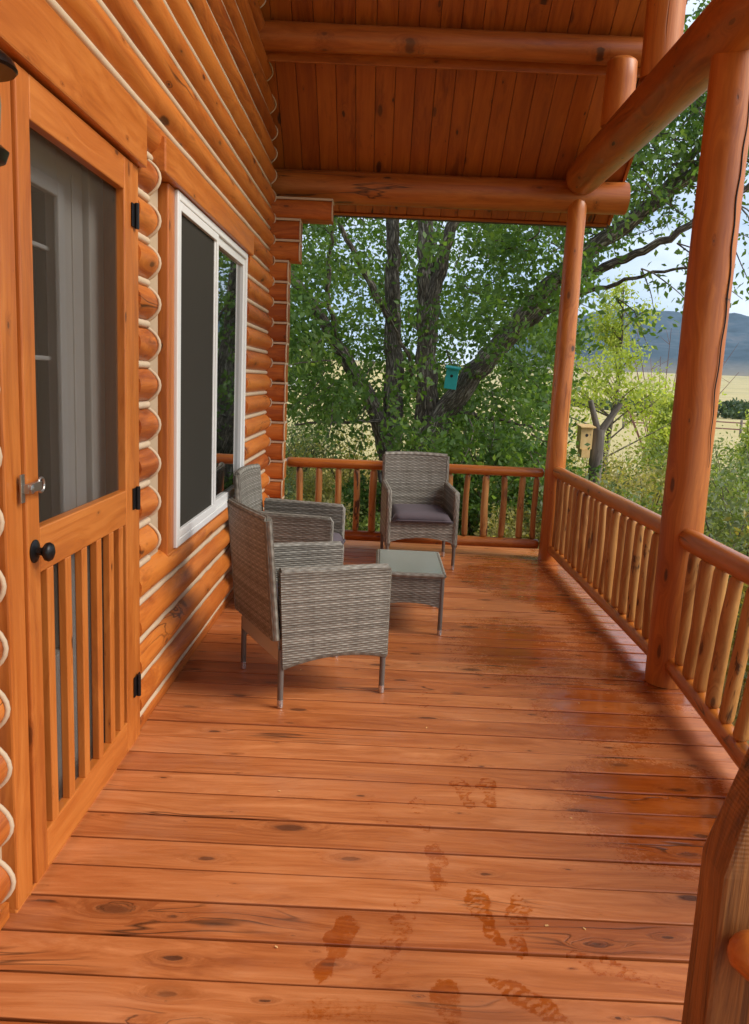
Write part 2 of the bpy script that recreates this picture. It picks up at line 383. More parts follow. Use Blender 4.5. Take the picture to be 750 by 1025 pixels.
# ------------------------------------------------------------------ deck
WX=-.925            # chinking plane of the log wall
BULGE=.055
def build_deck():
    foot=[]     # (x,y,angle,length,strength,kind)
    prints=[(.100-.02,1.80,.10,.27,1.,1),(.02+.27,1.95,-.05,.25,.55,0),(.36,2.02,.1,.24,.5,0),(-.10+.28,1.72,.2,.24,.5,0),
            (.165,2.36,-.1,.26,.8,0),(.30,2.40,.0,.22,.3,0),(.145,2.62,.05,.24,.45,0),(.33,2.66,.05,.24,.5,0),(.27,2.64,.05,.24,.45,0),
            (.50,1.70,1.1,.26,.6,0),(.28,1.55,.8,.25,.9,1),(.10,2.95,.3,.22,.35,0),(.22,2.95,-.2,.22,.35,0),(.34,3.1,.1,.2,.3,0),(.2,3.5,.1,.24,.3,0)]
    # measured in the photograph on the deck plane
    def pt(px,py):
        d=(r2*((px-375)/f_px)+u2*(-(py-520)/f_px)+fw); t=-CZ/d.z; return d.x*t,d.y*t
    L=[(336,948,-.18,.27,1.,1),(484,916,.12,.24,.8,0),(519,926,-.05,.25,.75,0),(393,945,-.25,.24,.5,0),(407,914,0,.2,.35,0),
       (437,866,-.1,.25,.85,1),(422,815,0,.22,.4,0),(464,793,0,.22,.55,0),(489,793,.1,.22,.6,0),(622,972,1.1,.25,.6,0),(452,1015,.1,.24,.9,1),
       (548,1012,1.0,.3,.75,0),(423,700,0,.2,.35,0),(466,757,.1,.2,.35,0),(505,712,.1,.2,.3,0),(380,812,.1,.2,.3,0),(478,672,.2,.2,.3,0)]
    for px,py,a,l,s,k in L:
        x,y=pt(px,py); foot.append((x,y,a,l,s,k))
    mb=MB(); Y=-1.2; i=0; pitchb=.1428
    # board edges: a joint falls at y=1.839 (photo)
    j0=1.839-pitchb*22
    allv=[];allf=[];allg=[];allr=[];allw=[]; base=0
    for b in range(60):
        y0=j0+b*pitchb+.004; y1=y0+pitchb-.0085
        if y0>7.02: break
        y1=min(y1,7.06)
        near=1.4<y0<4.2
        xs=np.arange(-.915,1.5351,.009 if near else .05); xs[-1]=1.535
        nin=13 if near else 5
        inner=np.linspace(y0+.0045,y1-.0045,nin)
        ys=np.concatenate([[y0,y0,y0+.0006,y0+.0020],inner,[y1-.0020,y1-.0006,y1,y1]])
        zs=np.concatenate([[-.03,-.0045,-.0016,-.0004],np.zeros(nin),[-.0004,-.0016,-.0045,-.03]])
        cup=-.0012*np.cos((ys-(y0+y1)/2)/(y1-y0)*PI)
        zj=RNG.uniform(-.0016,.0016)
        X,Yy=np.meshgrid(xs,ys,indexing='ij'); Z=np.broadcast_to(zs+cup+zj,X.shape).copy()
        Z+=.0008*np.sin(X*2.3+b*1.7)
        end=(np.abs(X-.31)<-1)
        wet=np.zeros_like(X)
        # rain-wet zone blown in along the open side
        edge=1.535-X
        reach=.42+.30*np.sin(Yy*1.3+.4)+.22*np.sin(Yy*3.1+2)
        reach=np.where(Yy>3.0,reach+.30,reach); 
        z1=np.clip((reach-edge)/.35,0,1)
        z1=z1*np.clip((Yy-2.05)/.3,0,1)*np.where(Yy>5.5,.9,1)
        dry=np.exp(-(((X-1.35)/.22)**2+((Yy-3.15)/.28)**2)); z1=z1*(1-.8*dry)
        wet=np.maximum(wet,z1*.6)
        for gx,gy,sx_,sy_,am in ((1.02,2.60,.38,.46,.98),(1.0,3.45,.34,.5,.80),(1.15,2.1,.24,.24,.72),(.78,4.3,.5,.8,.70),(1.25,5.4,.25,1.1,.62),(1.0,6.55,.5,.25,.55),(-.05,1.62,.25,.1,.42)):
            wet=np.maximum(wet,am*np.exp(-(((X-gx)/sx_)**2+((Yy-gy)/sy_)**2)))
        dryc=np.exp(-(((X-.75)/.5)**2+((Yy-4.6)/.8)**2)); wet=np.maximum(wet,dryc*.42)
        for (fx,fy,a,l,s,k) in foot:
            if abs(fy-(y0+y1)/2)>.35: continue
            a=a+.12*math.sin(fx*40)
            ca,sa=math.cos(a),math.sin(a); dx=X-fx+.006*np.sin(Yy*61+fx*90)+.004*np.sin(X*130+Yy*47); dy=Yy-fy+.007*np.sin(X*75+fy*50)
            u=(dx*ca+dy*sa); v=(-dx*sa+dy*ca)/l      # v -0.5 heel .. 0.5 toe
            halfw=.047*np.clip(1-((np.abs(v-.18))/.36)**2.2,0,1)**.5+.0
            heel=.036*np.clip(1-((v+.33)/.19)**2,0,1)**.5
            arch=np.where((v>-.33)&(v<.1),.027,0)
            hw=np.maximum(np.maximum(halfw,heel),arch)
            blot=.5+.5*np.sin(X*38+fx*70+2*np.sin(Yy*31))*np.sin(Yy*27+fy*60+2*np.sin(X*23)); d=(hw-np.abs(u))/.016
            m=np.clip(d,0,1)
            if not k:
                tread=.5+.5*np.sin(v*l*260+np.abs(u)*95+np.sin(u*150)); rim=np.exp(-((d-1.0)/.8)**2)
                m=m*(.45+.75*np.maximum(tread,rim*.9))
            wet=np.maximum(wet,m*(.30+.5*s)*(.84 if k else .92)*(.72+.36*blot))
        n1,n2=X.shape
        vs=np.stack([X,Yy,Z],-1).reshape(-1,3)
        off=RNG.uniform(0,60,3)
        gg=np.stack([X+off[0],Yy-y0+off[1],Z+off[2]],-1).reshape(-1,3)
        idx=np.arange(n1*n2).reshape(n1,n2)+base
        q=np.stack([idx[:-1,:-1],idx[1:,:-1],idx[1:,1:],idx[:-1,1:]],-1).reshape(-1,4)
        allv.append(vs);allf.append(q);allg.append(gg);rv=np.full((n1,n2),RNG.random()); rv[:,[0,1,-2,-1]]=-1.2; allr.append(rv.ravel());allw.append(wet.ravel()); base+=n1*n2  # side rows get a darker tint: shade in the gaps, put into colour
    vs=np.concatenate(allv);fs=np.concatenate(allf);
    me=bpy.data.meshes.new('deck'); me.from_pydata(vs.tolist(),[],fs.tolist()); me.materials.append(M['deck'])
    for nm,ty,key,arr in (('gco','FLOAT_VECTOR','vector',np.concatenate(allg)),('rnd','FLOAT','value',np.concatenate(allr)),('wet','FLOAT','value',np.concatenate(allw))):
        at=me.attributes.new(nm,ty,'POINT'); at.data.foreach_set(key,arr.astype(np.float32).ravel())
    me.polygons.foreach_set('use_smooth',[True]*len(me.polygons))
    o=bpy.data.objects.new('deck',me); COL.objects.link(o); tag(o,kind='structure')
    j=MB()
    for x in (-.85,-.3,.3,.9,1.47): j.box((x-.02,-1.3,-.25),(x+.02,7.02,-.032))
    j.box((1.500,-1.3,-.27),(1.531,7.02,-.034)); j.box((-.95,7.022,-.27),(1.531,7.05,-.034))
    j.build('deck_joists',M['timber'],None,bevel=.003)['kind']='structure'
build_deck()

m=MB(); rs_=random.Random(3)
for q in range(16):
    x=rs_.uniform(-.85,1.3); y=rs_.uniform(1.7,5.5); a=rs_.uniform(0,3); l=rs_.uniform(.002,.005)
    m.obox((x,y,.0022),V((math.cos(a)*l,math.sin(a)*l,.0004)),V((-math.sin(a)*l*.5,math.cos(a)*l*.5,0)),V((0,0,.001)))
tag(m.build('debris',M['pine'],None),'pale scattered specks of leaf and wood debris on the deck boards','debris',kind='stuff')
# ------------------------------------------------------------------ the log house
house=empty('log_house','orange stained log house wall with pale chinking, window and gable roof over the porch','house',(-.9,3,0))
HOFF=V((-.9,3,0))
def hb(mb,name,mat,parent=house,**kw):
    o=mb.build(name,mat,None,**kw)
    root=parent
    o.parent=parent
    if parent is house: o.matrix_parent_inverse=Matrix.Translation(-HOFF)
    return o
TAN=.78
def roofz(y): return 8.228-.78*y if y>2.2 else (8.228-.78*2.2)-.78*(2.2-y)
def roofy(z): return (8.228-z)/.78
CH=.152
def dprof(zc, b=BULGE, h=CH, n=12):
    out=[]
    for i in range(n+1):
        t=-1+2*i/n; t=math.sin(t*PI/2)
        out.append((b*(1-abs(t)**2.0)**.8, zc+t*(h/2-.010)))
    return out
def dlog(mb, y0,y1, zc, cutroof=False):
    pr=dprof(zc); n=max(2,int((y1-y0)/.15)); sd=random.uniform(0,99)
    vs=[];gs=[];fs=[]
    for i in range(n+1):
        for k,(bx,z) in enumerate(pr):
            ye=y1
            if cutroof: ye=min(y1,roofy(z)-.01)
            y=y0+(ye-y0)*i/n
            w=(noise.noise(V((y*1.7+sd,z*5,0)))*.007+noise.noise(V((y*6+sd,z*14,3)))*.003) if 0<k<len(pr)-1 else 0
            vs.append((WX+bx+w,y,z)); gs.append((y,z-zc,bx))
    m=len(pr)
    for i in range(n):
        for k in range(m-1): fs.append((i*m+k,(i+1)*m+k,(i+1)*m+k+1,i*m+k+1))
    # end caps
    for e in (0,n):
        c=[e*m+k for k in range(m)]; fs.append(tuple(c) if e==0 else tuple(c[::-1]))
    mb.add(vs,fs,gs)
logs=MB(); chink=MB(); rims=[]; seal=MB()
def rim(y,zc,cut=False,r=.0048):
    pts=[(WX+bx+.002,(min(y,roofy(z)-.01) if cut else y)+.003,z) for bx,z in dprof(zc,BULGE+.002)]
    b_=MB(); b_.tube(pts,r,6); rims.append(b_)
levels=[2.33+CH*k for k in range(-15,22)]       # bottom chink line of each course
for zb in levels:
    zc=zb+CH/2
    segs=[]
    top=roofy(zc)
    yend=min(6.40,top-.01)
    if zc>2.2: segs=[(-2.,yend)]
    elif zc<.60: segs=[(-2.,1.842),(2.968,6.40)]
    else: segs=[(-2.,1.842),(2.968,3.19),(5.30,6.40)]
    if yend<-1: continue
    for a,b in segs:
        cut=zc>2.5
        dlog(logs,a,b,zc,cut)
        if b==6.40 or cut: rim(b,zc,cut)
        if b in (3.19,1.842): rim(b,zc,r=.007)
        # chinking line under the log
        e=b if not cut else min(6.40,roofy(zb)-.005)
        chink.tube([(WX+.011+.0015*math.sin(q*9),a+(e-a)*q/30,zb+.0015*math.sin(q*2.7+zb*9)) for q in range(31)],.0145,8)
# foundation strip below the lowest log
logs.box((-.97,-2,-.25),(-.925,6.4,-.035)); logs.box((-.925,-2,.002),(-.895,1.88,.045)); logs.box((-.925,2.968,.002),(-.895,6.4,.045))
wall=hb(logs,'log_wall',M['log'],smooth=True,auto=40)
hb(chink,'chinking',M['chink'],wall,smooth=True); 
# sealant between log ends and casings
seal.box((-.96,3.17,.6),(WX+.006,3.36,2.2)); hb(seal,'sealant',M['chinkdark'],wall)
seal=MB(); seal.box((-.96,1.82,-.03),(WX+.006,1.905,2.16)); hb(seal,'sealant',M['chinkdark'],wall)
for b_ in rims: hb(b_,'log_end_bead',M['chink'],wall,smooth=True)
bk=MB(); 
prof=[(-2.0,roofz(-2.0)),(2.2,roofz(2.2)),(6.58,roofz(6.58)),(6.58,-.6),(-2.0,-.6)]
vs=[(-1.35,y,z) for y,z in prof]+[(-1.12,y,z-.02) for y,z in prof]
bk.add(vs,[(4,3,2,1,0),(5,6,7,8,9)]+[(i,(i+1)%5,(i+1)%5+5,i+5) for i in range(5)],vs)
for (a,b,c,d) in ((-2,1.9,-.6,2.2),(2.90,6.4,-.6,.62),(2.90,3.36,.62,2.3),(5.26,6.4,.62,2.3),(-2,6.4,2.2,2.75),(1.9,3.04,-.6,-.01)):
    bk.box((-1.12,a,c),(-.945,b,d))
bk.add([(x,y,z) for x in (-1.12,-.945) for y,z in ((-2,2.75),(6.4,2.75),(6.4,roofz(6.4)-.02),(2.2,roofz(2.2)-.02),(-2,roofz(-2)-.02))],
       [(4,3,2,1,0),(5,6,7,8,9)]+[(i,(i+1)%5,(i+1)%5+5,i+5) for i in range(5)],[(0,0,0)]*10)
hb(bk,'wall_core',M['chinkdark'])
# crossing logs of the far wall seen at the corner
cr=MB(); crc=MB()
def xlog(z0,x1,h=CH):
    zc=z0+h/2; n=10; x0=-1.3; sd=random.random()*50
    pr=[]
    for i in range(n+1):
        t=math.sin((-1+2*i/n)*PI/2); pr.append((6.425-.032*(1-abs(t)**2.6)**.6, zc+t*(h/2-.007)))
    pr=[(6.60,zc-(h/2-.007))]+pr+[(6.60,zc+(h/2-.007))]
    m=len(pr); N=6; vs=[];gs=[];fs=[]
    for i in range(N+1):
        x=x0+(x1-x0)*i/N
        for (y,z) in pr: vs.append((x,y,z)); gs.append((x,z-zc,y-6.5))
    for i in range(N):
        for k in range(m): k2=(k+1)%m; fs.append((i*m+k,(i+1)*m+k,(i+1)*m+k2,i*m+k2))
    fs.append(tuple(range(m))); fs.append(tuple(N*m+k for k in range(m))[::-1])
    cr.add(vs,fs,gs)
    crc.box((x0,6.407,zc+h/2-.008),(x1+.002,6.59,zc+h/2+.008))
    crc.tube([(x1+.001,pr[k][0]-.001,pr[k][1]) for k in range(1,m-1)],.006,6)
for k in range(-17,4):
    z0=2.254+CH*(k-1)
    if z0<-.2: continue
    x1=-.765+random.uniform(-.006,.006)
    if abs(z0-2.558)<.01: x1=-.445
    elif abs(z0-2.406)<.01 or abs(z0-2.254)<.01: x1=-.682
    if z0>2.62: continue
    xlog(z0,x1)
cw=hb(cr,'corner_logs',M['log'],smooth=True,auto=40); hb(crc,'chinking',M['chink'],cw)

# door casing, header and window
tr=MB()
tr.box((-.99,1.900,0.006),(-.880,1.992,2.085)); tr.box((-.99,2.890,0.006),(-.878,2.966,2.085))
tr.box((-.99,1.84,2.087),(-.852,2.985,2.262))
hb(tr,'door_casing',M['trim'],bevel=.006)
sd_=MB(); X1=-.872; X0=-.906
def bx(mb,y0,y1,z0,z1,x0=X0,x1=X1,**k): mb.box((x0,y0,z0),(x1,y1,z1),**k)
door=MB()
bx(door,1.996,2.070,.02,2.078); bx(door,2.79,2.886,.02,2.078); bx(door,2.0705,2.7895,1.975,2.078); bx(door,2.0705,2.7895,.865,.985); bx(door,2.0705,2.7895,.02,.135)
# inner stop beads
d_o=hb(door,'screen_door',M['trim'],bevel=.004)
for yc in (2.135,2.262,2.389,2.516,2.635,2.735):
    m_=MB(); m_.box((-.897,yc-.021,.134),(-.873,yc+.021,.866)); hb(m_,'baluster',M['trim'],d_o,bevel=.003)
m_=MB(); m_.box((-.9000,2.068,.133),(-.8985,2.792,1.977)); hb(m_,'insect_screen',M['screen'],d_o)
for z in (1.91,.945,.24):
    m_=MB(); m_.box((-.8705,2.855,z-.038),(-.866,2.925,z+.038)); m_.log((-.861,2.889,z-.042),(-.861,2.889,z+.042),.008,seg=10,wob=0); hb(m_,'hinge',M['blackmetal'],d_o,bevel=.001)
m_=MB(); m_.lathe((-.872,2.033,.93),(1,0,0),[(0,.030),(.003,.030),(.006,.024),(.009,.011),(.020,.010),(.025,.016),(.030,.023),(.038,.025),(.045,.021),(.050,.010),(.051,.001)],24)
hb(m_,'door_knob',M['blackmetal'],d_o,smooth=True,auto=50)
m_=MB(); m_.box((-.871,1.955,1.065),(-.866,1.975,1.135)); m_.box((-.866,1.963,1.088),(-.853,2.045,1.11)); m_.tube([(-.86+.0,2.055+.018*math.cos(a),1.099+.018*math.sin(a)) for a in [q*PI/8 for q in range(17)]],.004,6)
m_.lathe((-.853,1.972,1.099),(1,0,0),[(0,.012),(.008,.012),(.01,.004)],12)
hb(m_,'latch',M['steel'],d_o,bevel=.001)
# the entry door behind the screen
ed=MB(); EX=-.990
ed.box((-1.05,1.99,.01),(EX,2.14,2.06)); ed.box((-1.05,2.525,.01),(EX,2.735,2.06)); ed.box((-1.05,2.1405,1.90),(EX,2.5245,2.06)); ed.box((-1.05,2.1405,.01),(EX,2.5245,.50))
ed.box((EX,2.635,.2),(EX+.006,2.70,1.98))
edo=hb(ed,'entry_door',M['greypaint'],bevel=.006)
m_=MB(); m_.box((-1.035,2.14,.50),(-1.025,2.525,1.90)); hb(m_,'door_glass',M['winglass'],edo)
m_=MB()
for z in (1.74,1.42): m_.box((-1.0248,2.14,z-.007),(-1.012,2.525,z+.007))
m_.box((EX,2.498,.47),(EX+.016,2.545,1.93)); m_.box((EX,2.14,1.885),(EX+.016,2.4975,1.93)); hb(m_,'glazing_bar',M['vinyl'],edo,bevel=.004)
m_=MB(); m_.box((-1.05,2.757,.005),(-.975,2.889,2.085)); hb(m_,'door_jamb',M['greypaint'],bevel=.004)
m_=MB(); m_.box((-1.12,1.9,-.008),(-.885,2.96,.012)); hb(m_,'door_sill',M['trim'],bevel=.004)

wn=MB()
wn.box((-.96,3.388,.60),(-.884,3.490,2.13)); wn.box((-.96,5.232,.64),(-.890,5.30,2.13)); wn.box((-.96,3.388,.555),(-.882,5.30,.632)); wn.box((-.96,3.225,2.132),(-.852,5.33,2.262))
hb(wn,'window_casing',M['trim'],bevel=.006)
wf=MB(); Z0,Z1=.634,2.128; Ya,Yb=3.494,5.228
def frame(mb,y0,y1,z0,z1,w,x0,x1):
    mb.box((x0,y0,z0),(x1,y0+w,z1)); mb.box((x0,y1-w,z0),(x1,y1,z1)); mb.box((x0,y0+w,z0),(x1,y1-w,z0+w)); mb.box((x0,y0+w,z1-w),(x1,y1-w,z1))
frame(wf,Ya,Yb,Z0,Z1,.034,-.95,-.872)
win=hb(wf,'window',M['vinyl'],bevel=.004)
m_=MB(); frame(m_,4.30,Yb-.035,Z0+.035,Z1-.035,.042,-.93,-.885); frame(m_,Ya+.035,4.345,Z0+.035,Z1-.035,.035,-.915,-.875); hb(m_,'sash',M['vinyl'],win,bevel=.003)
m_=MB(); m_.box((-.915,4.34,Z0+.06),(-.905,Yb-.06,Z1-.06)); hb(m_,'pane',M['winglass'],win)
m_=MB(); m_.box((-.935,Ya+.05,Z0+.06),(-.925,4.34,Z1-.06)); hb(m_,'pane',M['winglass'],win)
m_=MB(); m_.box((-.8925,Ya+.069,Z0+.069),(-.891,4.312,Z1-.069)); hb(m_,'insect_screen',M['wscreen'],win)

# roof: tongue-and-groove soffit boards running down the slope
rb=MB(); sl=V((0,1,-TAN)).normalized(); nrm=V((0,TAN,1)).normalized()
ridge=V((0,2.2,roofz(2.2))); eave=7.03
Ls=(eave-2.2)*math.sqrt(1+TAN*TAN)
RX0,RX1=-1.4,1.77
x=RX0; bw=.1385
while x<RX1-.02:
    c=V((x+bw/2,0,0))+ridge+sl*Ls/2+nrm*.010
    w=min(bw-.003,RX1-x-.003); 
    rb.obox((c.x,c.y,c.z),V((w/2,0,0)),sl*Ls/2,nrm*.009,grain=1)
    sl2=V((0,-1,-TAN)).normalized(); n2=V((0,-TAN,1)).normalized(); c=V((x+bw/2,0,0))+ridge+sl2*Ls/2+n2*.010
    rb.obox((c.x,c.y,c.z),V((w/2,0,0)),sl2*Ls/2,n2*.009,grain=1)
    x+=bw
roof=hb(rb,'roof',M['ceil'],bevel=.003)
m_=MB()
for (s_,nn) in ((sl,nrm),(V((0,-1,-TAN)).normalized(),V((0,-TAN,1)).normalized())):
    c=ridge+s_*(Ls/2+.02)+nn*.05; m_.obox((( RX0+RX1)/2,c.y,c.z),V(((RX1-RX0)/2+.03,0,0)),s_*(Ls/2+.05),nn*.028)
hb(m_,'shingles',M['shingle'],roof)
m_=MB(); c=ridge+sl*(Ls+.014)+nrm*.006; m_.obox(((RX0+RX1)/2,c.y,c.z),V(((RX1-RX0)/2,0,0)),sl*.012,nrm*.016,grain=0)
for s_,nn in ((sl,nrm),(V((0,-1,-TAN)).normalized(),V((0,-TAN,1)).normalized())):
    c=ridge+s_*(Ls/2)+nn*.012; m_.obox((RX1+.013,c.y,c.z),V((.012,0,0)),s_*(Ls/2),nn*.03,grain=1)
hb(m_,'fascia',M['ceil'],roof,bevel=.003)
m_=MB(); m_.log((-1.0,6.68,2.852),(1.81,6.68,2.868),.122,.118,seg=28,wob=.01); hb(m_,'purlin',M['shaded_beam'],smooth=True,auto=50)
m_=MB(); m_.log((-1.0,5.78,3.583),(1.81,5.78,3.583),.086,.084,seg=26,wob=.012); pu=hb(m_,'purlin',M['shaded_beam'],smooth=True,auto=50)
m_=MB(); m_.box((-1.0,5.874,3.465),(1.76,5.894,3.60)); hb(m_,'blocking_board',M['shaded_beam'],bevel=.003)
m_=MB(); m_.log((1.43,-.5,2.975),(1.43,6.56,2.975),.142,.132,seg=32,wob=.008,rnd_end=(0,.05)); hb(m_,'header_beam',M['shaded_beam'],smooth=True,auto=50)
m_=MB(); m_.log((1.43,5.67,3.09),(1.425,5.63,3.50),.099,.096,seg=24,wob=.01,rnd_end=(0,.05)); hb(m_,'stub_post',M['post'],smooth=True,auto=50)
m_=MB(); m_.log((1.43,4.83,3.09),(1.43,4.83,roofz(4.83)-.03),.103,.10,seg=24,wob=.01); hb(m_,'stub_post',M['post'],smooth=True,auto=50)

# ------------------------------------------------------------------ posts
def scar(m,mb): pass
p=MB(); p.log((1.452,3.845,.0),(1.462,3.86,2.86),.098,.098,seg=36,wob=.012,step=.06,bow=.004)
o=p.build('porch_post',M['post'],None,smooth=True,auto=50)
ck=MB(); pts=[]
for q in range(60):
    z=2.82-1.75*q/59; an=math.radians(-62+4*math.sin(q*.23)+2.0*math.sin(q*.9)+.10*q); rr0=.0985
    pts.append((1.452+.01*z/2.86+math.cos(an)*rr0,3.845+.015*z/2.86+math.sin(an)*rr0,z))
ck.tube(pts,[.0005+.003*math.sin(PI*(q+.5)/60)**.6 for q in range(60)],6); ck.build('drying_crack',M['darkvoid'],o,smooth=True)
tag(o,'thick smooth orange log post nearest the camera, between the two side railings','post','round log posts holding up the porch roof')
p=MB(); p2=p; p.log((1.425,6.62,.0),(1.428,6.625,2.86),.083,.070,seg=30,wob=.035,step=.05,bow=.012,rnd_end=(0,.07),freq=3.2)
o=p.build('porch_post',M['postfar'],None,smooth=True,auto=50); tag(o,'slimmer knotty scarred log post at the far corner of the porch','post','round log posts holding up the porch roof')
# newel
nw=MB(); xa,xb,ya,yb=.655,.90,1.355,1.46; zs=.538; zt=1.0
def ring(x0,x1,y0,y1,z): return [(x0,y0,z),(x1,y0,z),(x1,y1,z),(x0,y1,z)]
vs=[]; gs=[]
for z,ins in ((0.001,0),(.18,.0),(.36,.0),(zs,0),(.70,.042),(.86,.083),(.93,.095)):
    q=ring(xa+ins,xb-ins,ya+ins*.3,yb-ins*.25,z); vs+=q; gs+=[(z,a[0],a[1]) for a in q]
fs=[(3,2,1,0)]
n=7
for i in range(n-1):
    for k in range(4): k2=(k+1)%4; fs.append((i*4+k,i*4+k2,(i+1)*4+k2,(i+1)*4+k))
fs.append(tuple((n-1)*4+k for k in range(4)))
nw.add(vs,fs,gs,None,[0]*16+[1.]*12)
newel=nw.build('newel_post',M['timber'],None,bevel=.010); tag(newel,'rough sawn dark square timber post with a tapered top at the stairs, lower right corner','post')
hr=MB(); hr.log((.672,1.318,.445),(1.5,1.12,-.20),.040,.046,seg=10,wob=.03,rnd_end=(.03,0)); o=hr.build('stair_handrail',M['rail'],None,smooth=True,auto=35); tag(o,'orange log handrail end butting the square timber post at the stairs','handrail')

# ------------------------------------------------------------------ railings
def railing(label,p0,p1,zt,zb_,rt_,rb_,pos,rbal,axis,group='log railings around the porch',inx=0,dz=0):
    root=empty('log_railing',label,'railing',((p0[0]+p1[0])/2,(p0[1]+p1[1])/2,0),0,group)
    inv=Matrix.Translation(-root.location)
    def pr(o): o.parent=root; o.matrix_parent_inverse=inv
    m=MB(); m.log((*p0,zt),(*p1,zt+.005),rt_,rt_*.95,seg=22,wob=.03,step=.08,rnd_end=(.03,.03),bow=.004); pr(m.build('top_rail',M['rail'],None,smooth=True))
    m=MB(); m.log((*p0,zb_),(p1[0]+inx,p1[1],zb_+dz),rb_,rb_*.95,seg=18,wob=.035,step=.08,rnd_end=(.02,.02),bow=.003); pr(m.build('bottom_rail',M['rail'],None,smooth=True))
    for t in pos:
        x,y=(t,p0[1]) if axis==0 else (p0[0],t)
        jx=random.uniform(-.008,.008); jy=random.uniform(-.008,.008); r=rbal*random.uniform(.86,1.12)
        fr=(t-p0[axis])/(p1[axis]-p0[axis]); m=MB(); m.log((x+jx+inx*fr,y+jy,zb_+dz*fr+rb_*.72),(x+jx*.3+random.uniform(-.006,.006),y+jy*.3,zt-rt_*.7),r*random.uniform(.92,1.08),r*random.uniform(.85,1.),seg=16,wob=.075,step=.035,rnd_end=(.03,.03),bow=.008,freq=5.)
        pr(m.build('baluster',M['balu'],None,smooth=True))
railing('far log railing across the end of the porch behind the armchair',(-.775,6.70),(1.35,6.68),.705,.115,.041,.044,[-.655,-.505,-.345,-.19,-.05,.10,.25,.41,.58,.735,.885,1.035,1.18,1.29],.028,0)
railing('long side log railing between the far corner post and the near thick post',(1.435,6.56),(1.435,3.93),.735,.10,.046,.040,[6.48-.148*i for i in range(17)],.029,1)
railing('near side log railing with pale bark-streaked balusters, right of the thick post',(1.45,3.77),(1.45,1.95),.735,.115,.050,.042,[3.66-.158*i for i in range(11)],.032,1,inx=-.13,dz=-.03)
p=MB(); p.log((1.45,1.88,0),(1.45,1.88,.95),.08,.078,seg=24,wob=.02,rnd_end=(0,.05)); o=p.build('railing_end_post',M['post'],None,smooth=True,auto=50); tag(o,'short round log post ending the near side railing','post')

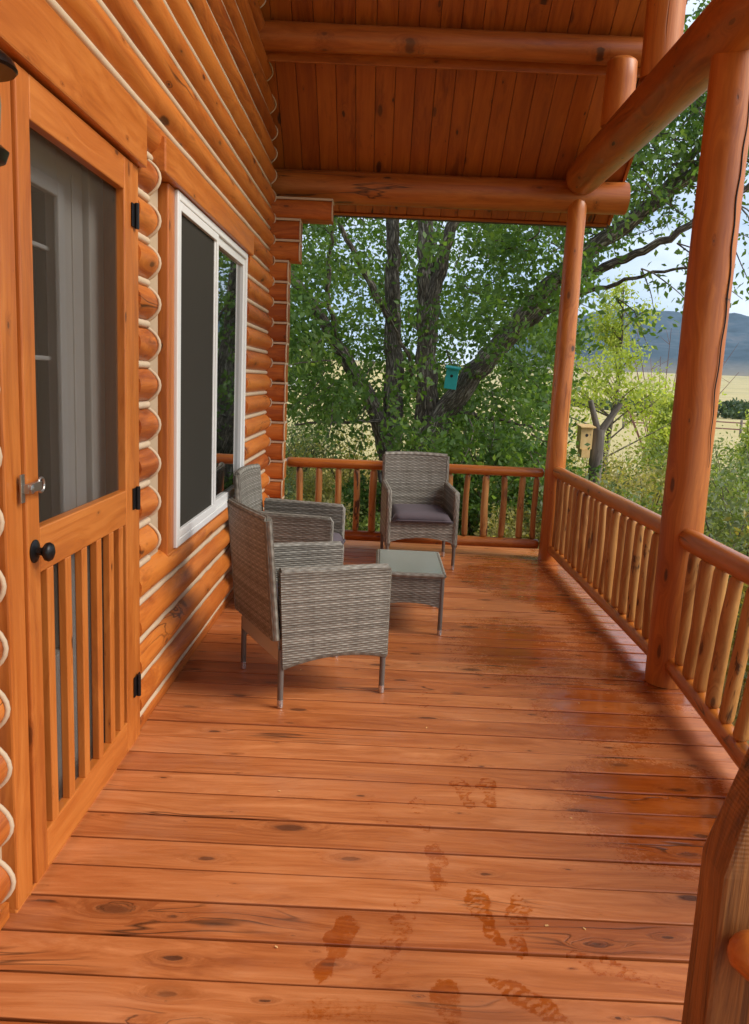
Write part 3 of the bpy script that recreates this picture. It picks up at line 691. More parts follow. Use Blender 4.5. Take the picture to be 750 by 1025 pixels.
# ------------------------------------------------------------------ wicker furniture
def armchair(name,label,group):
    t=empty(name,label,'armchair',(0,0,0),0,group)
    W=.275; xb,xf=-.235,.265
    def arm(side):
        m=MB(); y0=side*W
        def P(u,v):
            x=xb+(xf-.004-xb)*u
            top=.598-.012*u+.004*math.sin(u*PI); bot=.185+.036*math.sin(u*PI)**.8 
            x2=x-.02*v*(1-u)
            return (x2,y0-side*.0,bot+(top-bot)*v)
        th=V((0,-side*.042,0))
        m.sheet(P,14,10,th,.51,.40,True)
        # rolled top and front edge
        m.tube([(xb-.015+(xf+.000-xb)*q/10,y0-side*.021,.594-.012*q/10) for q in range(11)]+[(xf-.010,y0-side*.021,.572),(xf-.012,y0-side*.021,.45),(xf-.012,y0-side*.021,.195)],.0215,8)
        m.tube([(xb+(xf-xb)*q/14,y0-side*.021,.185+.036*math.sin(q/14*PI)**.8) for q in range(15)],.021,8)
        return m
    for s_ in (-1,1): arm(s_).build('arm_panel',M['wicker'],t,smooth=True,auto=40)
    m=MB()
    def PB(u,v):
        y=(-W+2*W*u)*.92; z=.305+.51*v; x=xb-.012-.045*v-.022*math.sin(u*PI)*(v)
        return (x,y,z+ (.008*math.sin(u*PI) if v==1 else 0))
    m.sheet(PB,12,14,V((-.032,0,-.004)),.55,.51)
    m.tube([V(PB(q/12,1))+V((-.016,0,0)) for q in range(13)],.020,8)
    for u in (0,1): m.tube([V(PB(u,q/10))+V((-.016,0,0)) for q in range(11)],.019,8)
    m.build('backrest',M['wicker'],t,smooth=True,auto=40)
    m=MB(); m.box((xb+.01,-W+.045,.33),(xf-.03,W-.045,.355)); 
    def PF(u,v):
        y=-W+.02+(2*W-.04)*u; bot=.20+.045*math.sin(u*PI)**.8; return (xf,y,bot+(.365-bot)*v)
    m.sheet(PF,12,6,V((-.025,0,0)),.51,.17,True); m.build('seat_frame',M['wicker'],t,smooth=True,auto=40)
    m=MB(); m.box((xb+.0,-W+.05,.24),(xf-.04,W-.05,.252)); m.box((xb-.012,-W+.03,.205),(xb-.006,W-.03,.345)); m.build('seat_liner',M['liner'],t)
    # cushion
    m=MB(); nx,ny=14,14; vs=[];gs=[];fs=[]
    cx0,cx1,cyw=xb+.0,xf+.022,W-.046
    for side in (0,1):
        for i in range(nx+1):
            for j in range(ny+1):
                u=i/nx*2-1; v=j/ny*2-1
                e=(1-abs(u)**6)*(1-abs(v)**6)
                z=.356+.006 if side==0 else .366+.068*e**.22+.012*(1-u*u)*(1-v*v)+.002*noise.noise(V((u*3,v*3,1)))
                if side==0: z=.366-.010*e**.35
                vs.append(((cx0+cx1)/2+u*(cx1-cx0)/2*(1 if side else .99),v*cyw,z)); gs.append((u,v,z))
    Mn=(nx+1)*(ny+1); q=lambda i,j,o:o*Mn+i*(ny+1)+j
    for i in range(nx):
        for j in range(ny): fs.append((q(i,j,0),q(i,j+1,0),q(i+1,j+1,0),q(i+1,j,0))); fs.append((q(i,j,1),q(i+1,j,1),q(i+1,j+1,1),q(i,j+1,1)))
    for i in range(nx): fs.append((q(i,0,0),q(i+1,0,0),q(i+1,0,1),q(i,0,1))); fs.append((q(i,ny,0),q(i,ny,1),q(i+1,ny,1),q(i+1,ny,0)))
    for j in range(ny): fs.append((q(0,j,0),q(0,j,1),q(0,j+1,1),q(0,j+1,0))); fs.append((q(nx,j,0),q(nx,j+1,0),q(nx,j+1,1),q(nx,j,1)))
    m.add(vs,fs,gs); cu=m.build('seat_cushion',M['cushion'],t,smooth=True)
    m=MB(); e=[(cx1,-cyw,.366),(cx1,cyw,.366)]
    m.tube([(cx1-.004,-cyw+2*cyw*k/8,.376) for k in range(9)],.004,6); m.build('piping',M['cushion'],cu,smooth=True)
    for sx,sy in ((xb,-1),(xb,1),(xf-.012,-1),(xf-.012,1)):
        m=MB(); m.log((sx,sy*(W-.022),.035),(sx,sy*(W-.022),.26),.0125,.0135,seg=12,wob=0,step=.1); lg=m.build('leg',M['legmetal'],t,smooth=True,auto=50)
        m=MB(); m.log((sx,sy*(W-.022),.006),(sx,sy*(W-.022),.036),.0135,.0135,seg=12,wob=0); m.log((sx,sy*(W-.022),.0015),(sx,sy*(W-.022),.006),.0125,seg=12,wob=0); m.build('foot_cap',M['foot'],lg,smooth=True,auto=50)
    m=MB(); m.tube([(xb,-W+.02,.205),(xb,W-.02,.205)],.009,8); m.build('stretcher',M['legmetal'],t,smooth=True)
    return t
G='grey wicker armchairs on the porch'
c1=armchair('wicker_armchair','nearest grey wicker armchair, seen from its side and back, before the log wall',G)
c2=copy_tree(c1); c2['label']='grey wicker armchair against the log wall, half hidden behind the nearest armchair'
c3=copy_tree(c1); c3['label']='grey wicker armchair with plum cushion facing the camera before the far railing'
a=math.atan2(.23,.443)
c1.location=((-.389-.622)/2*.5+(.054-.198)/2*.5-.0,(3.30+3.73)/2*.5+(3.53+4.0)/2*.5,0); c1.rotation_euler.z=a
c2.location=(-.505,4.965,0); c2.rotation_euler.z=math.radians(-5)
c3.location=(.315,6.30,0); c3.rotation_euler.z=math.radians(-85.5)

t=empty('wicker_table','low grey wicker table with a frosted glass top between the armchairs','table',(.20,4.72,0))
hx,hy,zt=.185,.30,.352
m=MB()
for (p0,p1,th) in (((-hx+.012,-hy),(hx-.012,-hy),(0,.014,0)),((hx-.012,hy),(-hx+.012,hy),(0,-.014,0)),((-hx,hy-.016),(-hx,-hy+.016),(.014,0,0)),((hx,-hy+.016),(hx,hy-.016),(-.014,0,0))):
    def P(u,v,p0=p0,p1=p1):
        bot=.155+.028*math.sin(u*PI)**.7; return (p0[0]+(p1[0]-p0[0])*u,p0[1]+(p1[1]-p0[1])*u,bot+(zt-.008-bot)*v)
    L=math.dist(p0,p1); m.sheet(P,10,6,V(th),L,.18,True)
for p0,p1 in (((-hx,-hy),(hx,-hy)),((-hx,hy),(hx,hy)),((-hx,-hy),(-hx,hy)),((hx,-hy),(hx,hy))): m.tube([(*p0,zt-.010),(*p1,zt-.010)],.0135,8)
m.build('apron',M['wicker'],t,smooth=True,auto=40)
m=MB(); m.box((-hx+.008,-hy+.008,zt-.004),(hx-.008,hy-.008,zt+.005)); m.build('glass_top',M['tglass'],t,bevel=.002)
for sx in (-1,1):
    for sy in (-1,1):
        m=MB(); m.log((sx*(hx-.008),sy*(hy-.008),.03),(sx*(hx-.008),sy*(hy-.008),.335),.0125,seg=12,wob=0); lg=m.build('leg',M['legmetal'],t,smooth=True,auto=50)
        m=MB(); m.log((sx*(hx-.008),sy*(hy-.008),.0015),(sx*(hx-.008),sy*(hy-.008),.031),.0135,seg=12,wob=0); m.build('foot_cap',M['foot'],lg,smooth=True,auto=50)

# wall lantern left of the door (its edge shows in the frame)
t=empty('wall_lantern','dark bronze wall lantern on the log wall left of the door','lamp',(-.87,1.545,1.90))
m=MB(); m.lathe((0.06,0.12,.10),(0,0,-1),[(0,.01),(.01,.05),(.03,.075),(.045,.082),(.05,.078)],24); m.build('cap',M['bronze'],t,smooth=True,auto=40)
m=MB(); m.lathe((0.06,0.12,-.085),(0,0,-1),[(0,.05),(.01,.062),(.03,.055),(.045,.02),(.06,.004)],24); m.build('base',M['bronze'],t,smooth=True,auto=40)
m=MB(); m.lathe((0.06,0.12,.05),(0,0,-1),[(0,.045),(.06,.05),(.133,.045)],20); m.build('shade',M['tglass'],t,smooth=True,auto=40)
m=MB(); m.lathe((-.055,0.0,-.02),(1,0,0),[(0,.055),(.03,.055),(.04,.03)],20); m.tube([(-.02,0,-.02),(.02,.03,0),(.05,.10,.09),(.06,.12,.1)],.01,8); m.build('wall_plate',M['bronze'],t,smooth=True,auto=40)

# ------------------------------------------------------------------ ground
def terr(x,y):
    d=np.hypot(x,y)
    z=-.6-0*d
    z=np.where(d>12,-.6-(d-12)*.021,z)
    z=np.where(d>60,-1.608-(d-60)*.0185,z)
    z=np.where(d>330,-6.6-(d-330)*.004,z)
    rise=np.clip((d-900)/3200,0,1); z=z+rise**1.4*118
    left=np.exp(-(((x+75)/70)**2+((y-230)/110)**2)); z=z+26*left
    z=z+.05*np.sin(x*.9)*np.sin(y*.7+1)*np.clip((d-6)/10,0,1)+.8*np.sin(x*.021+1)*np.sin(y*.017)*np.clip((d-80)/150,0,1)
    return z
def zt_(x,y): return float(terr(np.array(float(x)),np.array(float(y))))
rr=np.concatenate([[0],np.geomspace(1.2,9000,120)]); aa=np.linspace(0,2*PI,181)[:-1]
Rg,Ag=np.meshgrid(rr,aa,indexing='ij'); X=Rg*np.cos(Ag); Y=Rg*np.sin(Ag); Z=terr(X,Y)
n1,n2=X.shape; idx=np.arange(n1*n2).reshape(n1,n2); nx=np.roll(idx,-1,axis=1)
q=np.stack([idx[:-1],idx[1:],nx[1:],nx[:-1]],-1).reshape(-1,4)
me=bpy.data.meshes.new('ground'); me.from_pydata(np.stack([X,Y,Z],-1).reshape(-1,3).tolist(),[],q.tolist())
n=NT('dry_grass_field'); pos=n.n('ShaderNodeNewGeometry').outputs['Position']
f1=n.noise(pos,.02,6,.6); f2=n.noise(pos,1.5,5,.7); f3=n.noise(pos,22.,4,.7); f4=n.noise(n.mapv(pos,(.004,.012,.01)),1.,5,.6)
c=n.ramp(n.math('ADD',n.math('MULTIPLY',f1,.6),n.math('MULTIPLY',f2,.4)),[(.3,(.36,.33,.12)),(.5,(.56,.46,.20)),(.7,(.68,.56,.29))])
c=n.mix(n.math('MULTIPLY',n.math('SUBTRACT',f4,.56),7.,clamp=True),c,(.22,.22,.10))
c=n.mix(n.math('MULTIPLY',f3,.5),c,(.24,.18,.10))
me.materials.append(n.finish(c,.9,f3,.6,.05,.2)); me.polygons.foreach_set('use_smooth',[True]*len(me.polygons))
g=bpy.data.objects.new('ground',me); COL.objects.link(g); tag(g,kind='structure')

# ------------------------------------------------------------------ mountains
def mountains():
    A=np.radians(np.linspace(-75,75,420)); R=np.linspace(4200,9000,60)   # angle from +y toward +x
    AA,RR=np.meshgrid(A,R,indexing='ij')
    H=np.zeros_like(AA)
    for i in range(AA.shape[0]):
        for j in range(AA.shape[1]):
            a=AA[i,j]; r=RR[i,j]
            t=(r-4200)/3000
            env=min(1,max(0,t))**.85*(1-.35*max(0,t-1))
            x=math.sin(a)*r; y=math.cos(a)*r
            nn=noise.fractal(V((x/1500,y/1500,3.)),1.,2.,5)
            rd=1-abs(noise.noise(V((x/1100,y/1100,7.))))*1.6
            prof=560+60*math.sin(a*7+.6)+70*noise.noise(V((a*6,1.5,0)))
            H[i,j]=min(1,max(0.03,(math.degrees(a)-5)/9))**.7*env*(prof*(.78+.22*rd)+nn*190*env)+ (105 if t<=0 else 105)
    X=np.sin(AA)*RR; Y=np.cos(AA)*RR; Z=H-30; Z[:,0]=-20
    n1,n2=X.shape; idx=np.arange(n1*n2).reshape(n1,n2)
    q=np.stack([idx[:-1,:-1],idx[:-1,1:],idx[1:,1:],idx[1:,:-1]],-1).reshape(-1,4)
    me=bpy.data.meshes.new('mountains'); me.from_pydata(np.stack([X,Y,Z],-1).reshape(-1,3).tolist(),[],q.tolist())
    n=NT('mountain_forest'); pos=n.n('ShaderNodeNewGeometry').outputs['Position']
    f=n.noise(pos,.004,6,.65); f2=n.noise(pos,.02,4,.7)
    zz=n.n('ShaderNodeSeparateXYZ',Vector=pos).outputs[2]
    c=n.ramp(n.math('ADD',n.math('MULTIPLY',f,.7),n.math('MULTIPLY',f2,.3)),[(.38,(.03,.05,.06)),(.55,(.05,.08,.10)),(.72,(.15,.14,.14))])
    low=n.math('SUBTRACT',1.,n.math('DIVIDE',zz,190.),clamp=True); c=n.mix(n.math('MULTIPLY',low,n.math('ADD',.4,f),clamp=True),c,(.40,.31,.19))
    me.materials.append(n.finish(c,.95,spec=.1)); me.polygons.foreach_set('use_smooth',[True]*len(me.polygons))
    o=bpy.data.objects.new('mountains',me); COL.objects.link(o); tag(o,kind='structure')
mountains()

# ------------------------------------------------------------------ plants
def leaves_mesh(name,P,size,mat,parent=None,rnd=None,aspect=.5,droop=.3,kind=None):
    """P: n x 3 leaf positions. each leaf = one bent quad pair (6 verts)"""
    n=len(P); P=np.asarray(P,dtype=np.float64)
    s=size*RNG.uniform(.6,1.3,n)[:,None]
    d=RNG.normal(size=(n,3)); d[:,2]-=droop; d/=np.linalg.norm(d,axis=1)[:,None]
    u=RNG.normal(size=(n,3)); u[:,2]*=.5; w=np.cross(d,u); w/=np.linalg.norm(w,axis=1)[:,None]+1e-9
    nn=np.cross(d,w)
    a=P; b=P+d*s*.45+w*s*aspect*.5+nn*s*.08; c=P+d*s-nn*s*.05; e=P+d*s*.45-w*s*aspect*.5+nn*s*.08
    vs=np.stack([a,b,c,e],1).reshape(-1,3); idx=np.arange(n*4).reshape(n,4)
    me=bpy.data.meshes.new(name); me.vertices.add(n*4); me.vertices.foreach_set('co',vs.ravel())
    me.loops.add(n*4); me.loops.foreach_set('vertex_index',idx.ravel()); me.polygons.add(n)
    me.polygons.foreach_set('loop_start',np.arange(0,n*4,4)); me.polygons.foreach_set('loop_total',np.full(n,4)); me.update(calc_edges=True); me.validate()
    at=me.attributes.new('rnd','FLOAT','POINT'); r=RNG.beta(2,2.2,n) if rnd is None else rnd
    at.data.foreach_set('value',np.repeat(r,4).astype(np.float32)); me.materials.append(mat)
    o=bpy.data.objects.new(name,me); COL.objects.link(o)
    if parent: o.parent=parent
    return o
def clump(centers,radii,per,flat=.8):
    out=[];rn=[]
    for c,r in zip(centers,radii):
        k=int(per*RNG.uniform(.6,1.4)); d=RNG.normal(size=(k,3)); d/=np.linalg.norm(d,axis=1)[:,None]; d*=(RNG.random(k)**.45)[:,None]*r; d[:,2]*=flat
        out.append(np.array(c)+d); rn.append(np.clip(RNG.normal(.45,.2)+RNG.normal(0,.14,k),0,1))
    return np.concatenate(out),np.concatenate(rn)
def bez(p,n=10,jit=.0):
    """Catmull-Rom through the points"""
    p=[V(x) for x in p]; q=[p[0]*2-p[1]]+p+[p[-1]*2-p[-2]]; out=[]
    for i in range(1,len(q)-2):
        for k in range(n):
            t=k/n; a,b,c,d=q[i-1:i+3]
            out.append(.5*((2*b)+(c-a)*t+(2*a-5*b+4*c-d)*t*t+(3*b-a-3*c+d)*t**3)+V((random.uniform(-jit,jit),)*1+(random.uniform(-jit,jit),random.uniform(-jit,jit))))
    out.append(p[-1]); return out
def lerp(a,b,t): return a+(b-a)*t

# ---- the big multi-stemmed tree behind the porch
TREE=V((.42,10.,-.62))
tree=empty('broadleaf_tree','big dark-trunked broadleaf tree with a dense green crown behind the far railing','tree',TREE)
tinv=Matrix.Translation(-TREE)
def tp(o): o.parent=tree; o.matrix_parent_inverse=tinv; return o
limbs=[ # control points (x,y,z), r0, r1
 ([(.55,10,-.65),(.56,10,.3),(.52,9.98,1.2),(.47,10.,2.2),(.40,10.1,3.2),(.25,10.3,4.6),(.1,10.5,6.5)],.235,.06),
 ([(.10,10.1,-.65),(.12,10.1,.3),(.13,10.15,1.3),(.06,10.3,2.3),(.03,10.4,3.3),(-.1,10.8,5.),(-.3,11,6.5)],.20,.05),
 ([(.50,9.98,1.9),(.56,9.95,2.5),(.73,9.9,3.3),(1.0,9.8,4.5),(1.3,9.7,6.)],.13,.04),
 ([(.50,9.95,.55),(.80,9.85,1.15),(1.35,9.7,1.9),(1.95,9.5,2.68),(2.75,9.3,3.35),(3.4,9.1,3.9),(4.6,8.8,4.9)],.20,.05),
 ([(.10,10.05,.45),(-.15,9.95,1.15),(-.55,9.9,1.75),(-1.05,9.9,2.45),(-1.8,9.8,3.1),(-2.6,9.8,3.6)],.14,.04),
 ([(1.9,9.5,2.6),(2.4,9.2,2.75),(3.0,8.9,3.05),(3.7,8.6,3.6),(4.3,8.4,3.95)],.075,.02),
 ([(1.2,9.75,1.75),(1.9,9.6,2.3),(2.6,9.3,2.6),(3.3,9.0,2.75)],.06,.012),
 ([(2.75,9.3,3.35),(3.3,9.2,4.1),(3.6,9.1,5.0)],.07,.02),
 ([(-.55,9.9,1.75),(-.7,9.7,2.5),(-.6,9.5,3.3)],.05,.015),
 ([(.06,10.2,2.1),(-.45,10,2.9),(-.9,9.9,3.7)],.06,.02),
 ([(.5,10,1.0),(.25,9.6,1.7),(-.1,9.3,2.3)],.04,.012),
 ([(.12,10.,.9),(-.4,9.6,.9),(-1.,9.4,.85)],.035,.01),
 ([(.85,9.85,1.1),(1.4,9.5,1.0),(1.9,9.3,.95)],.035,.01),
]
tm=MB(); skel=[]
for pts,r0,r1 in limbs:
    r0*=.84; r1*=.9; c=bez(pts,8,.02); rad=[lerp(r0,r1,(i/(len(c)-1))**.8) for i in range(len(c))]
    rad=[r*(1+.12*noise.noise(V((i*.5,r0*50,0)))) for i,r in enumerate(rad)]
    if pts[0][2]<-.5: rad[0]*=1.5; rad[1]*=1.25; rad[2]*=1.1
    tm.tube(c,rad,14); skel+=[(p,r) for p,r in zip(c,rad)]
tp(tm.build('trunk',M['bark'],None,smooth=True))
# twigs + leaf sprays
tw=MB(); LP=[];LR=[]
def spray(p,dirv,L,nleaf,tone,tws=True):
    q=[]; d=V(dirv).normalized(); cur=V(p)
    for k in range(7):
        q.append(cur.copy()); d=(d+V((random.gauss(0,.18),random.gauss(0,.18),random.gauss(0,.14)-.05))).normalized(); cur=cur+d*L/6
    if tws: tw.tube(q,[.009,.008,.007,.006,.005,.004,.003],5)
    qq=np.array([list(x) for x in q]); t=RNG.random(nleaf)**.7*5.99; i=t.astype(int); fr=(t-i)[:,None]
    P=qq[i]*(1-fr)+qq[i+1]*fr+RNG.normal(0,.085,(nleaf,3))
    LP.append(P); LR.append(np.clip(tone+RNG.normal(0,.13,nleaf),0,1))
def inhole(p):
    # leave the gaps the photograph shows: projected pixel windows around trunk stems / sky
    return False
cr_n=0
def shp(x,y,z):
    # crown density: broad dome
    if z<.55: return 0
    if x>.0+2.35 and z<2.6 and y<11.5: return 0
    if x>1.9 and z<1.8 : return .15
    if x<0.1 and z<1.05: return .0
    # thin band right of the crown below the leaning limb
    return 1
for it in range(2600):
    a=random.uniform(0,2*PI); 
    z=random.choice([random.uniform(.5,3.6),random.uniform(.5,3.6),random.uniform(3.2,7.5)])
    rad=(1.9+1.5*min(1,max(0,(z-.3)/2.2)))*(1-max(0,(z-4.5)/4.2)**2)**.5 if z<8.6 else .5
    rr_=rad*random.random()**.42
    x=.45+math.cos(a)*rr_*1.05; y=10.3+math.sin(a)*rr_*.85
    if random.random()>shp(x,y,z): continue
    xr=x*10/y
    if xr>2.0+.12*math.sin(z*3) and z<2.95+(xr-2.0)*.62: continue
    if z>3.9 and random.random()<.35: continue
    if y<8.0: continue
    # keep the main stems visible from the porch side
    if y<10.0 and -.15<x*(1.)<.78 and 1.0<z<3.4 and random.random()<.70: continue
    if y<9.9 and abs((z-.8)-(x-.55)*1.17)<.22 and .8<x<2.4 and random.random()<.5: continue
    if abs(x-.75)<.32 and 1.05<z<1.85 and y<9.95: continue
    d=V((x-.45,y-10.3,z-2.0+random.uniform(-1,1))).normalized()+V((0,0,-.15))
    spray((x,y,z),d,random.uniform(.3,.75),random.randint(32,66),.47+random.gauss(0,.16),tws=(it%3==0))
for it in range(330):   # foliage carried by the right-hand limb up to the eave
    t=random.random(); c=V((lerp(2.2,5.3,t),lerp(9.4,8.3,t),lerp(3.3,5.6,t)))+V((random.gauss(0,.25),random.gauss(0,.5),random.gauss(.25,.5)))
    if c.z*1.0<3.05+(c.x*9.2/c.y-2.2)*.50: continue
    spray(c,(random.gauss(.4,.5),random.gauss(0,.5),random.gauss(-.1,.4)),random.uniform(.3,.7),random.randint(16,40),.5+random.gauss(0,.15))
for (x,y,z,l) in ((3.0,8.95,2.95,.9),(3.3,8.8,3.1,1.0),(2.7,9.1,2.7,.8),(3.5,8.7,3.3,.9),(3.1,9.0,2.75,.7),(2.5,9.25,2.4,.7),(4.2,8.3,3.9,1.1),(4.5,8.2,4.1,1.),(4.6,8.1,3.7,1.)):
    spray((x,y,z),(.75,-.2,-.5),l,46,.5); spray((x,y,z),(.6,.2,-.15),l*.7,24,.55)
P=np.concatenate(LP); R_=np.concatenate(LR)
keep=~((np.abs(P[:,0]-.74)<.20)&(P[:,1]<9.75)&(P[:,2]>1.2)&(P[:,2]<1.70)); P=P[keep]; R_=R_[keep]
tp(leaves_mesh('crown',P,.080,M['leaf'],None,R_,aspect=.52))
tag(tp(tw.build('twigs',M['bark'],None)),kind='stuff')
print('tree leaves',len(P))

# sprouts at the foot of the tree, in front of the trunks
def bush(label,x,y,h,w,mat,nl,size=.05,name='shrub',group='shrubs growing around the porch',stems=9,cat='shrub',tone=.5,dens=.5,twigmat='bark'):
    z0=zt_(x,y); root=empty(name,label,cat,(x,y,z0),0,group)
    m=MB(); cs=[];rs=[]
    for k in range(stems):
        a=random.uniform(0,2*PI); rr_=w*random.uniform(.1,1)**.6
        top=V((math.cos(a)*rr_,math.sin(a)*rr_,h*random.uniform(.65,1.)*(1-.35*(rr_/w)**2)))
        c=bez([(random.uniform(-.08,.08)*w,random.uniform(-.08,.08)*w,-.05),top*.5+V((random.uniform(-.1,.1),random.uniform(-.1,.1),h*.05)),top],6)
        m.tube(c,[lerp(.014,.003,i/(len(c)-1)) for i in range(len(c))],5)
        for i in range(2,len(c)):
            for _ in range(2): cs.append(list(c[i]+V((random.gauss(0,.13*w),random.gauss(0,.13*w),random.gauss(0,.05*h))))); rs.append(random.uniform(.10,.24)*w**.5*dens*2)
    m.build('stems',M[twigmat],root)
    per=max(4,nl//len(cs)); P,R_=clump(cs,rs,per); P=P[P[:,2]>-.02+0*P[:,2]] if False else P
    R_=np.clip(R_+tone-.5,0,1)
    leaves_mesh('foliage',P,size,M[mat],root,R_,aspect=.45,droop=-.2)
    return root
kinds=['dark green leafy shrub at the foot of the big tree','sprawling green shrub low beside the big tree trunk']
for i,(x,y,h,w) in enumerate(((1.15,9.4,1.75,.65),(1.7,9.9,1.5,.7),(-.25,9.9,.8,.35),(.7,9.2,1.15,.4))):
    bush(['leafy green shrub low right of the big tree trunk','leafy green shrub between the big tree and the far corner post','leafy green shrub low left of the big tree trunk','leafy suckers right before the big tree trunk'][i],x,y,h,w,'leaf',2600,.075,group='green shrubs at the foot of the big tree')
# golden-green brush seen left through and above the far railing
spots=[(-2.1,11.5,1.4,.95),(-1.3,12.2,1.35,.95),(-.5,13.,1.35,1.),(-2.9,13.,1.5,1.1),(.9,13.2,1.3,1.),(-1.7,14.5,1.5,1.2),(1.9,12.4,1.1,.9),(2.7,13.5,1.1,1.),(-.8,10.4,.75,.6),(-1.5,9.7,.8,.65),(1.5,8.6,.62,.5),(.1,8.5,.5,.45),(-.6,8.7,.65,.5),(2.2,9.7,.8,.6)]
for i,(x,y,h,w) in enumerate(spots):
    bush('yellow-green wild shrub in the dry brush behind the far railing',x,y,h,w,['straw','sage','straw','bushg'][i%4],3200,.055,group='wild shrubs behind the far railing',stems=13,dens=.6)
# sage-like shrubs outside the long side railing
spots=[(3.3,6.9,1.12,.8),(3.9,7.9,1.25,.9),(2.55,5.9,.85,.6),(2.6,4.9,.9,.6),(2.5,3.9,.85,.6),(2.6,7.2,.85,.65),(2.3,8.3,.75,.6),(3.4,5.7,1.15,.8),(3.3,4.6,1.0,.75),(4.9,8.8,1.35,1.),(4.4,6.9,1.2,.9),(3.0,9.2,.9,.75),(2.5,2.9,.8,.6),(4.2,10.4,1.1,.95),(5.9,10.8,1.25,1.1),(3.0,11.2,1.0,.9),(5.2,12.6,1.2,1.1),(7.0,12.6,1.3,1.2),(4.3,5.2,1.1,.9),(6.2,8.2,1.3,1.1)]
for i,(x,y,h,w) in enumerate(spots):
    bush('grey-green wild shrub on the slope outside the side railing',x,y,h+.28,w*1.1,['sage','bushg','sage','straw'][i%4],4200,.058,group='wild shrubs outside the side railing',stems=15,dens=.72)

# light yellow-green small tree beyond the nest box
def small_tree(label,x,y,h,mat,n,seed,name='small_tree',red=False,spread=1.,group=None,leaf=.075,lean=0.):
    random.seed(seed); z0=zt_(x,y); root=empty(name,label,'tree',(x,y,z0),0,group); m=MB(); LPs=[];LRs=[]
    main=bez([(0,0,-.1),(.05,0,h*.3),(.15+lean*.5,0,h*.6),(.1+lean,.1,h)],8); m.tube(main,[lerp(.07,.012,i/(len(main)-1)) for i in range(len(main))],8)
    for k in range(n):
        i=random.randint(5,len(main)-2); a=random.uniform(0,2*PI); L=h*.36*(1.15-i/len(main))*random.uniform(.6,1.2)*spread
        p=main[i]; d=V((math.cos(a),math.sin(a),random.uniform(.25,.9))).normalized()
        c=bez([p,p+d*L*.5+V((0,0,.05)),p+d*L+V((0,0,random.uniform(-.1,.15)))],5); m.tube(c,[lerp(.018,.004,j/(len(c)-1)) for j in range(len(c))],5)
        for j in range(3,len(c)):
            for _ in range(3):
                kk=random.randint(5,15); P=np.array(list(c[j]))+RNG.normal(0,.13,(kk,3)); LPs.append(P); LRs.append(np.clip(random.gauss(.5,.2)+RNG.normal(0,.12,kk),0,1))
    m.build('trunk',M['bark'],root,smooth=True)
    leaves_mesh('crown',np.concatenate(LPs),leaf,M[mat],root,np.concatenate(LRs)); return root
small_tree('sparse yellow-green young tree beyond the forked post','5' and 4.15,15.2,3.75,'leafy',23,11,spread=1.45,leaf=.085)
small_tree('bright lime-green sapling low before the golden field',6.0,17.5,1.9,'leafy',20,12,name='sapling',leaf=.10)
small_tree('low green sapling at the field edge by the near post',9.3,20.5,1.5,'leafy',24,15,name='sapling',leaf=.09)
def bare(label,x,y,h,seed):
    random.seed(seed); z0=zt_(x,y); m=MB()
    for k in range(16):
        a=random.uniform(0,PI*2); top=V((math.cos(a)*h*.4,math.sin(a)*h*.4,h*random.uniform(.6,1)))
        c=bez([(0,0,-.1),top*.45+V((0,0,.15)),top],5); m.tube(c,[lerp(.022,.004,i/(len(c)-1)) for i in range(len(c))],5)
        for _ in range(3):
            j=random.randint(4,len(c)-1); e=c[j]+V((random.gauss(0,.3),random.gauss(0,.3),random.uniform(.1,.5))); m.tube([c[j],e],[.006,.002],4)
    o=m.build('bare_shrub',M['red'],None); o.location=(x,y,z0); tag(o,label,'shrub')
bare('reddish leafless shrub behind the sparse yellow-green tree',6.6,19.5,3.9,21)

# forked post with wooden nest box
z0=zt_(2.62,9.95)
m=MB(); m.log((2.63,9.95,z0-.1),(2.62,9.95,.93),.088,.078,seg=16,wob=.08,step=.06,freq=4); m.log((2.63,9.95,.86),(2.49,9.93,1.27),.042,.03,seg=12,wob=.08); m.log((2.62,9.95,.86),(2.86,9.95,1.25),.05,.036,seg=12,wob=.08)
fp=m.build('forked_post',M['greypost'],None,smooth=True,auto=50); tag(fp,'grey weathered tree stump post forking in a Y outside the corner','post')
def birdhouse(name,label,mat,loc,w,h,dp,rz,tilt=0,ext=0.):
    t=empty(name,label,'birdhouse',loc,rz); t.rotation_euler=(0,tilt,rz)
    m=MB(); vs=[(-w/2,-dp/2,0),(w/2,-dp/2,0),(w/2,dp/2,0),(-w/2,dp/2,0),(-w/2,-dp/2,h),(w/2,-dp/2,h),(w/2,dp/2,h*1.1),(-w/2,dp/2,h*1.1)]
    m.add(vs,[(3,2,1,0),(4,5,6,7),(0,1,5,4),(1,2,6,5),(2,3,7,6),(3,0,4,7)],[(v[2],v[0],v[1]) for v in vs]); m.build('box',M[mat],t,bevel=.003)
    m=MB(); c=V((0,-.012,h*1.05+.01)); m.obox(c,V((w/2+.02,0,0)),V((0,dp/2+.03,h*.05)),V((0,0,.008))); m.build('roof',M[mat],t,bevel=.002)
    m=MB(); m.lathe((0,-dp/2-.0005,h*.66),(0,-1,0),[(0,w*.13),(.0015,w*.13)],18); m.build('entrance_hole',M['darkvoid'],t)
    if ext: m=MB(); m.box((-w*.36,-dp/2-.014,-ext),(w*.36,dp/2-.02,-.0015)); m.build('lower_panel',M[mat],t,bevel=.002)
    return t
birdhouse('nest_box','pale new-wood nest box with a round hole on the forked grey post','pine',(2.425,9.80,.70),.145,.25,.14,math.radians(6),ext=.10)
birdhouse('birdhouse','turquoise painted birdhouse hung on the big tree trunk','turq',(.765,9.55,1.335),.135,.225,.13,math.radians(-8),math.radians(6))

